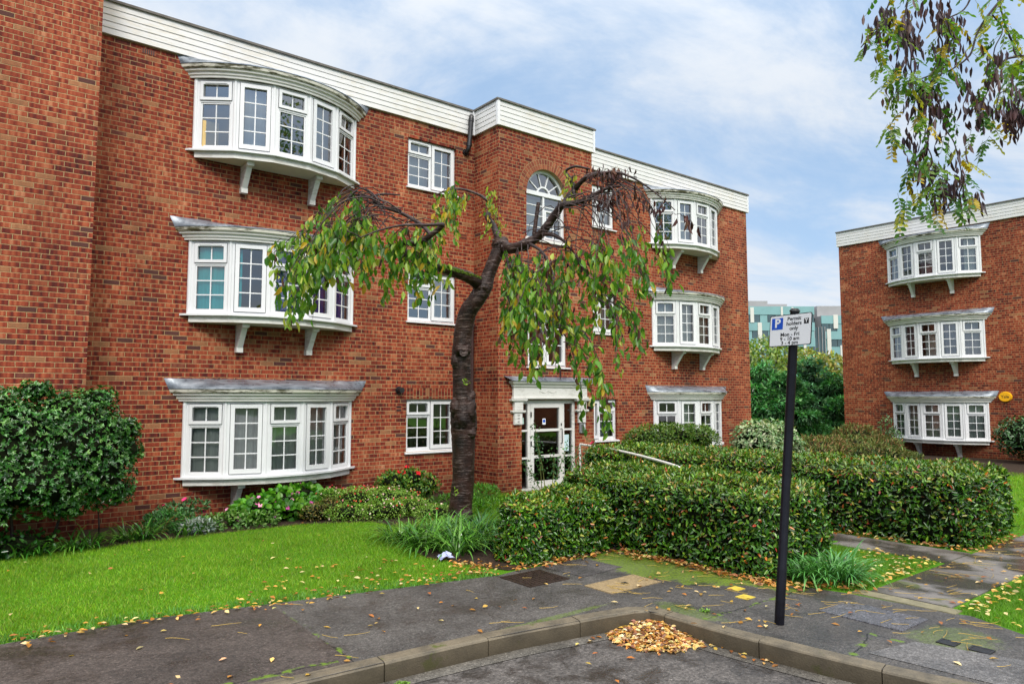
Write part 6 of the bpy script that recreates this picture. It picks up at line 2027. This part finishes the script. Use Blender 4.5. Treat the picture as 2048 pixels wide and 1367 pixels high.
PAV = [(.3, 5.1), (5.2, 4.66), (5.45, 3.0), (6.1, 1.0), (7.2, 1.9), (7.3, 3.7), (6.95, 4.4), (6.9, 6.3), (5.2, 6.4), (2.6, 6.85), (.3, 7.1)]
p1 = scat(PAV, 70); p2 = scat([(4.7, 3.6), (6.9, 3.4), (6.9, 4.4), (6.3, 5.4), (4.9, 5.0)], 40); p3 = scat([(1, 4.7), (5.1, 4.4), (5.2, 2.0), (3.5, 2.2), (1.5, 3.2)], 26)
g1_ = line_scat((4.35, 4.66), (5.18, 4.48), 60, .05); g2_ = line_scat((5.2, 4.4), (5.33, 3.3), 60, .05); g3_ = np.array([4.98, 4.22]) + RNG.normal(0, .19, (90, 2))
gk = [q[(q[:, 0] < 5.20 + (4.4 - q[:, 1]) * .09) & (q[:, 1] < 4.60)] for q in (g1_, g2_, g3_)]
scatter('fallen_leaves', 'scattered yellow leaves on the wet pavement and road', [(q, Z(q, -.132)) for q in gk] + [(p1, Z(p1, .016)), (p2, Z(p2, .016)), (p3, Z(p3, -.13))])
l1 = scat(LAWN, 60); l2 = line_scat((-2, 7.45), (4.9, 6.62), 250, .12); l3 = scat([(2.2, 7.1), (5, 6.6), (4.9, 7.6), (3, 8.2)], 75)
scatter('fallen_leaves', 'yellow and orange leaves lying on the left lawn', [(l1, Z(l1, .03, .008)), (l2, Z(l2, .03, .008)), (l3, Z(l3, .03, .008))])
r1_ = scat([(7.4, 3.64), (7.3, 4.3), (9.4, 4.5), (9.4, 3.64)], 170); r2_ = scat([(7.46, 2.72), (7.22, 2.1), (7.6, .3), (10.5, .5), (10.5, 2.72)], 260); r3_ = line_scat((7.5, 2.66), (10, 2.72), 90, .07); r4_ = line_scat((7.45, 3.64), (9.5, 3.64), 60, .05)
scatter('fallen_leaves', 'yellow leaves over the grass beside the slab path', [dict(pts=q, zs=Z(q, .04, .012), cols=[(.62, .45, .10), (.70, .58, .28), (.55, .27, .05)]) for q in (r1_, r2_, r3_, r4_)])
h1 = line_scat((5.2, 6.5), (6.8, 6.45), 130, .06); h2 = line_scat((6.86, 6.4), (6.95, 4.3), 420, .075); h3 = line_scat((10.28, 5.5), (10.45, 3.6), 150, .06); h4 = line_scat((10.5, 3.55), (12, 3.6), 90, .06); h5 = scat([(4.7, 6.5), (5.2, 6.6), (5.1, 7.1), (4.7, 7.3)], 90); h6 = line_scat((6.95, 4.3), (7.5, 3.7), 130, .1)
h7 = scat([(7.55, 2.85), (12, 2.85), (12, 3.5), (7.55, 3.5)], 40)
scatter('fallen_leaves', 'brown and orange leaves drifted along the foot of the hedges', [dict(pts=q, zs=Z(q, .02, .015), tilt=.5, cols=[(.42, .17, .04), (.55, .26, .06), (.25, .09, .03), (.58, .38, .15)]) for q in (h1, h2, h3, h4, h5, h6)] + [(h7, Z(h7, .02))])

# heap in the kerb corner
n = 1450
q = RNG.normal(0, 1, (n, 2)); q /= np.maximum(1, np.linalg.norm(q, axis=1, keepdims=True) / 1.9)
hx = 5.03 + q[:, 0] * .17 + q[:, 1] * .08; hy = 4.30 + q[:, 1] * .17 - q[:, 0] * .10
k = (hx < 5.27) & (hy < 4.60); hx, hy, q = hx[k], hy[k], q[k]
hz_ = -.135 + .085 * np.exp(-((hx - 5.12) ** 2 / .075 + (hy - 4.38) ** 2 / .08)) * RNG.uniform(.55, 1.05, len(hx))
C, A, N, L, W, K_ = ground_leaves(np.stack([hx, hy], 1), hz_, (.040, .070), .36, [(.66, .38, .09), (.74, .52, .20), (.52, .24, .06), (.76, .62, .38), (.36, .14, .06), (.24, .12, .08)])
lp = thing('leaf_pile', 'heap of orange and yellow leaves swept into the kerb corner', 'leaf pile', (4.9, 4.2, -.14))
leaf_mesh('leaves', C, A, N, L, W, K_, M['dead_leaf'], lp, fold=.35, curl=.18, wide=.45)
hm_ = MB()
rows = []
for r_ in np.linspace(.02, 1, 7):
    rows.append([(5.02 + .24 * r_ * math.cos(t), 4.32 + .23 * r_ * math.sin(t), -.143 + .058 * (1 - r_) ** .8) for t in np.linspace(0, 2 * math.pi, 20)])
hm_.grid(rows); hm_.build('inner_heap', simple('leaf_mould', (.12, .05, .02), .9, .2, .5, 40, bs=1), lp)

# yellow leaf stalks
sk = MB()
def stalks(P, z, n_, ang=None, ln=(.10, .26)):
    for i in range(min(n_, len(P))):
        x, y = P[i]; a = random.gauss(ang, .5) if ang is not None else random.uniform(0, 6.28); l_ = random.uniform(*ln); cv = random.gauss(0, .28)
        pts = []
        for s in np.linspace(-.5, .5, 6):
            pts.append((x + math.cos(a + cv * s) * l_ * s, y + math.sin(a + cv * s) * l_ * s, z + .003 + .004 * random.random()))
        sk.tube(pts, list(np.linspace(.0026, .0013, 6)), 4)


p = scat(PAV, 60); stalks(p, .012, 44, -.7)
p = scat([(6.2, 2.2), (7.3, 2.2), (7.3, 3.6), (6.3, 3.8)], 34); stalks(p, .018, 26, -.7)
p = scat([(5.3, 3.5), (6.9, 3.5), (6.9, 5.6), (5.3, 5.4)], 40); stalks(p, .012, 32, -.7)
p = scat([(7.5, 2.85), (11.5, 2.85), (11.5, 3.5), (7.5, 3.5)], 42); stalks(p, .02, 36, -.7, (.15, .38))
tag(sk.build('leaf_stalks', simple('yellow_stalk', (.45, .30, .06), .55), fix=False), 'thin yellow leaf stalks strewn over the wet pavement and path', 'stalks', None, 'stuff')

# little weeds in the gutter and at the kerb
for (x, y, z, lb) in ((2.55, 4.80, -.14, 'small weed growing in the gutter at the left kerb joint'), (2.75, 4.78, -.14, 'tiny weed in the gutter right of the left kerb joint'), (5.62, 4.18, .0, 'tuft of weed in the pavement crack behind the kerb corner')):
    pts = np.tile(np.array([[x, y, z + .005]]), (26, 1)) + RNG.normal(0, .02, (26, 3)) * np.array([1, 1, .1])
    o = leaf_mesh('gutter_weed', pts, rdir(26) * np.array([1, 1, .3]) + np.array([0, 0, .5]), rdir(26) * .3 + np.array([0, 0, 1]), .04, .016, pick([(.12, .26, .03), (.18, .33, .05)], 26), M['leaf'])
    tag(o, lb, 'weed', 'weeds by the kerb')

rg = MB()
rows = []
for i in range(8):
    rows.append([(4.85 + .085 * (j / 7 - .5) * 2 + random.gauss(0, .012), 7.44 + .06 * (i / 7 - .5) * 2 + random.gauss(0, .012), .045 + .06 * max(0, 1 - ((i - 3.5) / 3.8) ** 2 - ((j - 3.5) / 3.8) ** 2) + random.gauss(0, .012)) for j in range(8)])
rg.grid(rows, smooth=False)
tag(rg.build('crumpled_rag', simple('pale_blue_cloth', (.42, .46, .68), .8, .2, .15, 30), fix=False), 'crumpled pale blue rag on the grass by the strap-leaved clump', 'litter')

# ------------------------------------------------------------------ world, sun, camera
SUN = Vector((-.36, -.80, .80)).normalized()
el = math.asin(SUN.z); az = math.atan2(SUN.x, SUN.y)
wd = bpy.data.worlds.new('World'); SC.world = wd; wd.use_nodes = True
nt = wd.node_tree; nt.nodes.clear()


class WT(NT):
    def __init__(s, t): s.t = t


w_ = WT(nt)
sky = w_.n('ShaderNodeTexSky', sky_type='NISHITA'); sky.sun_disc = False
sky.sun_elevation = el; sky.sun_rotation = az; sky.air_density = 1.0; sky.dust_density = .6; sky.ozone_density = 1.2
bg1 = w_.n('ShaderNodeBackground'); nt.links.new(sky.outputs[0], bg1.inputs[0]); bg1.inputs[1].default_value = .15
tc = w_.n('ShaderNodeTexCoord'); dirv = tc.outputs['Generated']
x, y, z = w_.sep(dirv)
zz = w_.m('ADD', w_.m('MAXIMUM', z, 0), .22)
cu, cv = w_.m('DIVIDE', x, zz), w_.m('DIVIDE', y, zz)
n1 = w_.noise(w_.xyz(w_.m('MULTIPLY', cu, .8), w_.m('MULTIPLY', cv, 1.0), .3), 1.1, 7, .62, .8)
n2 = w_.noise(w_.xyz(cu, w_.m('MULTIPLY', cv, 1.6), 4.3), 2.6, 6, .6, .5)
cm = w_.m('ADD', w_.m('MULTIPLY', n1, .72), w_.m('MULTIPLY', n2, .28))
cloud = w_.sstep(cm, .36, .60)
hz = w_.sstep(z, .38, .02)
cloud = w_.m('MAXIMUM', w_.m('ADD', .66, w_.m('MULTIPLY', cloud, .33)), w_.m('MULTIPLY', hz, .72), clamp=True)
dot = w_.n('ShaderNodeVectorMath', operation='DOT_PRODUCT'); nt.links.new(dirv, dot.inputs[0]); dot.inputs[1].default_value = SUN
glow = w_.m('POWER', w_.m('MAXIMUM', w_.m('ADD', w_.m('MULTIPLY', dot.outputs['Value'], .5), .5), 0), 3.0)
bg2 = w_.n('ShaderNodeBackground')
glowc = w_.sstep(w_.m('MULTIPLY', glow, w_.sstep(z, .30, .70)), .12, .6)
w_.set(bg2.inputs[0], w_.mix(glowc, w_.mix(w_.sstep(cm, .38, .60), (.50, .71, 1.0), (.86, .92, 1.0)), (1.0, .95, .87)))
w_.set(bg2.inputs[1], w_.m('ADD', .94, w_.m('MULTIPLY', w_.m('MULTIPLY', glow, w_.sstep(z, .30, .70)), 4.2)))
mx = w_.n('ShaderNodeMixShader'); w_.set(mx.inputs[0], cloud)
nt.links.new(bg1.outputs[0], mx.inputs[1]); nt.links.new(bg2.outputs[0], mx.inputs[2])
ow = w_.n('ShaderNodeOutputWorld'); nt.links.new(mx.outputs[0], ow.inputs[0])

sl = bpy.data.lights.new('sun', 'SUN'); sl.energy = 2.0; sl.angle = R(13); sl.color = (1, .96, .90)
so_ = bpy.data.objects.new('sun', sl); COL.objects.link(so_); so_.rotation_euler = SUN.to_track_quat('Z', 'Y').to_euler(); so_.location = (0, 0, 30)

cd = bpy.data.cameras.new('camera'); cam = bpy.data.objects.new('camera', cd); COL.objects.link(cam)
cd.sensor_fit = 'HORIZONTAL'; cd.sensor_width = 36; cd.lens = 36 * F_PX / 2048; cd.clip_end = 3000; cd.clip_start = .05
cam.location = CAM
m3 = Matrix((RV, UP, -FW)).transposed()
cam.rotation_euler = m3.to_euler()
SC.camera = cam
SC.view_settings.view_transform = 'Standard'; SC.view_settings.look = 'None'; SC.view_settings.exposure = 0; SC.view_settings.gamma = 1
SC.render.engine = 'CYCLES'
cy = SC.cycles
cy.max_bounces = 8; cy.diffuse_bounces = 3; cy.glossy_bounces = 3; cy.transparent_max_bounces = 12; cy.transmission_bounces = 4
cy.use_denoising = True
cy.caustics_reflective = False; cy.caustics_refractive = False
cy.sample_clamp_indirect = 4
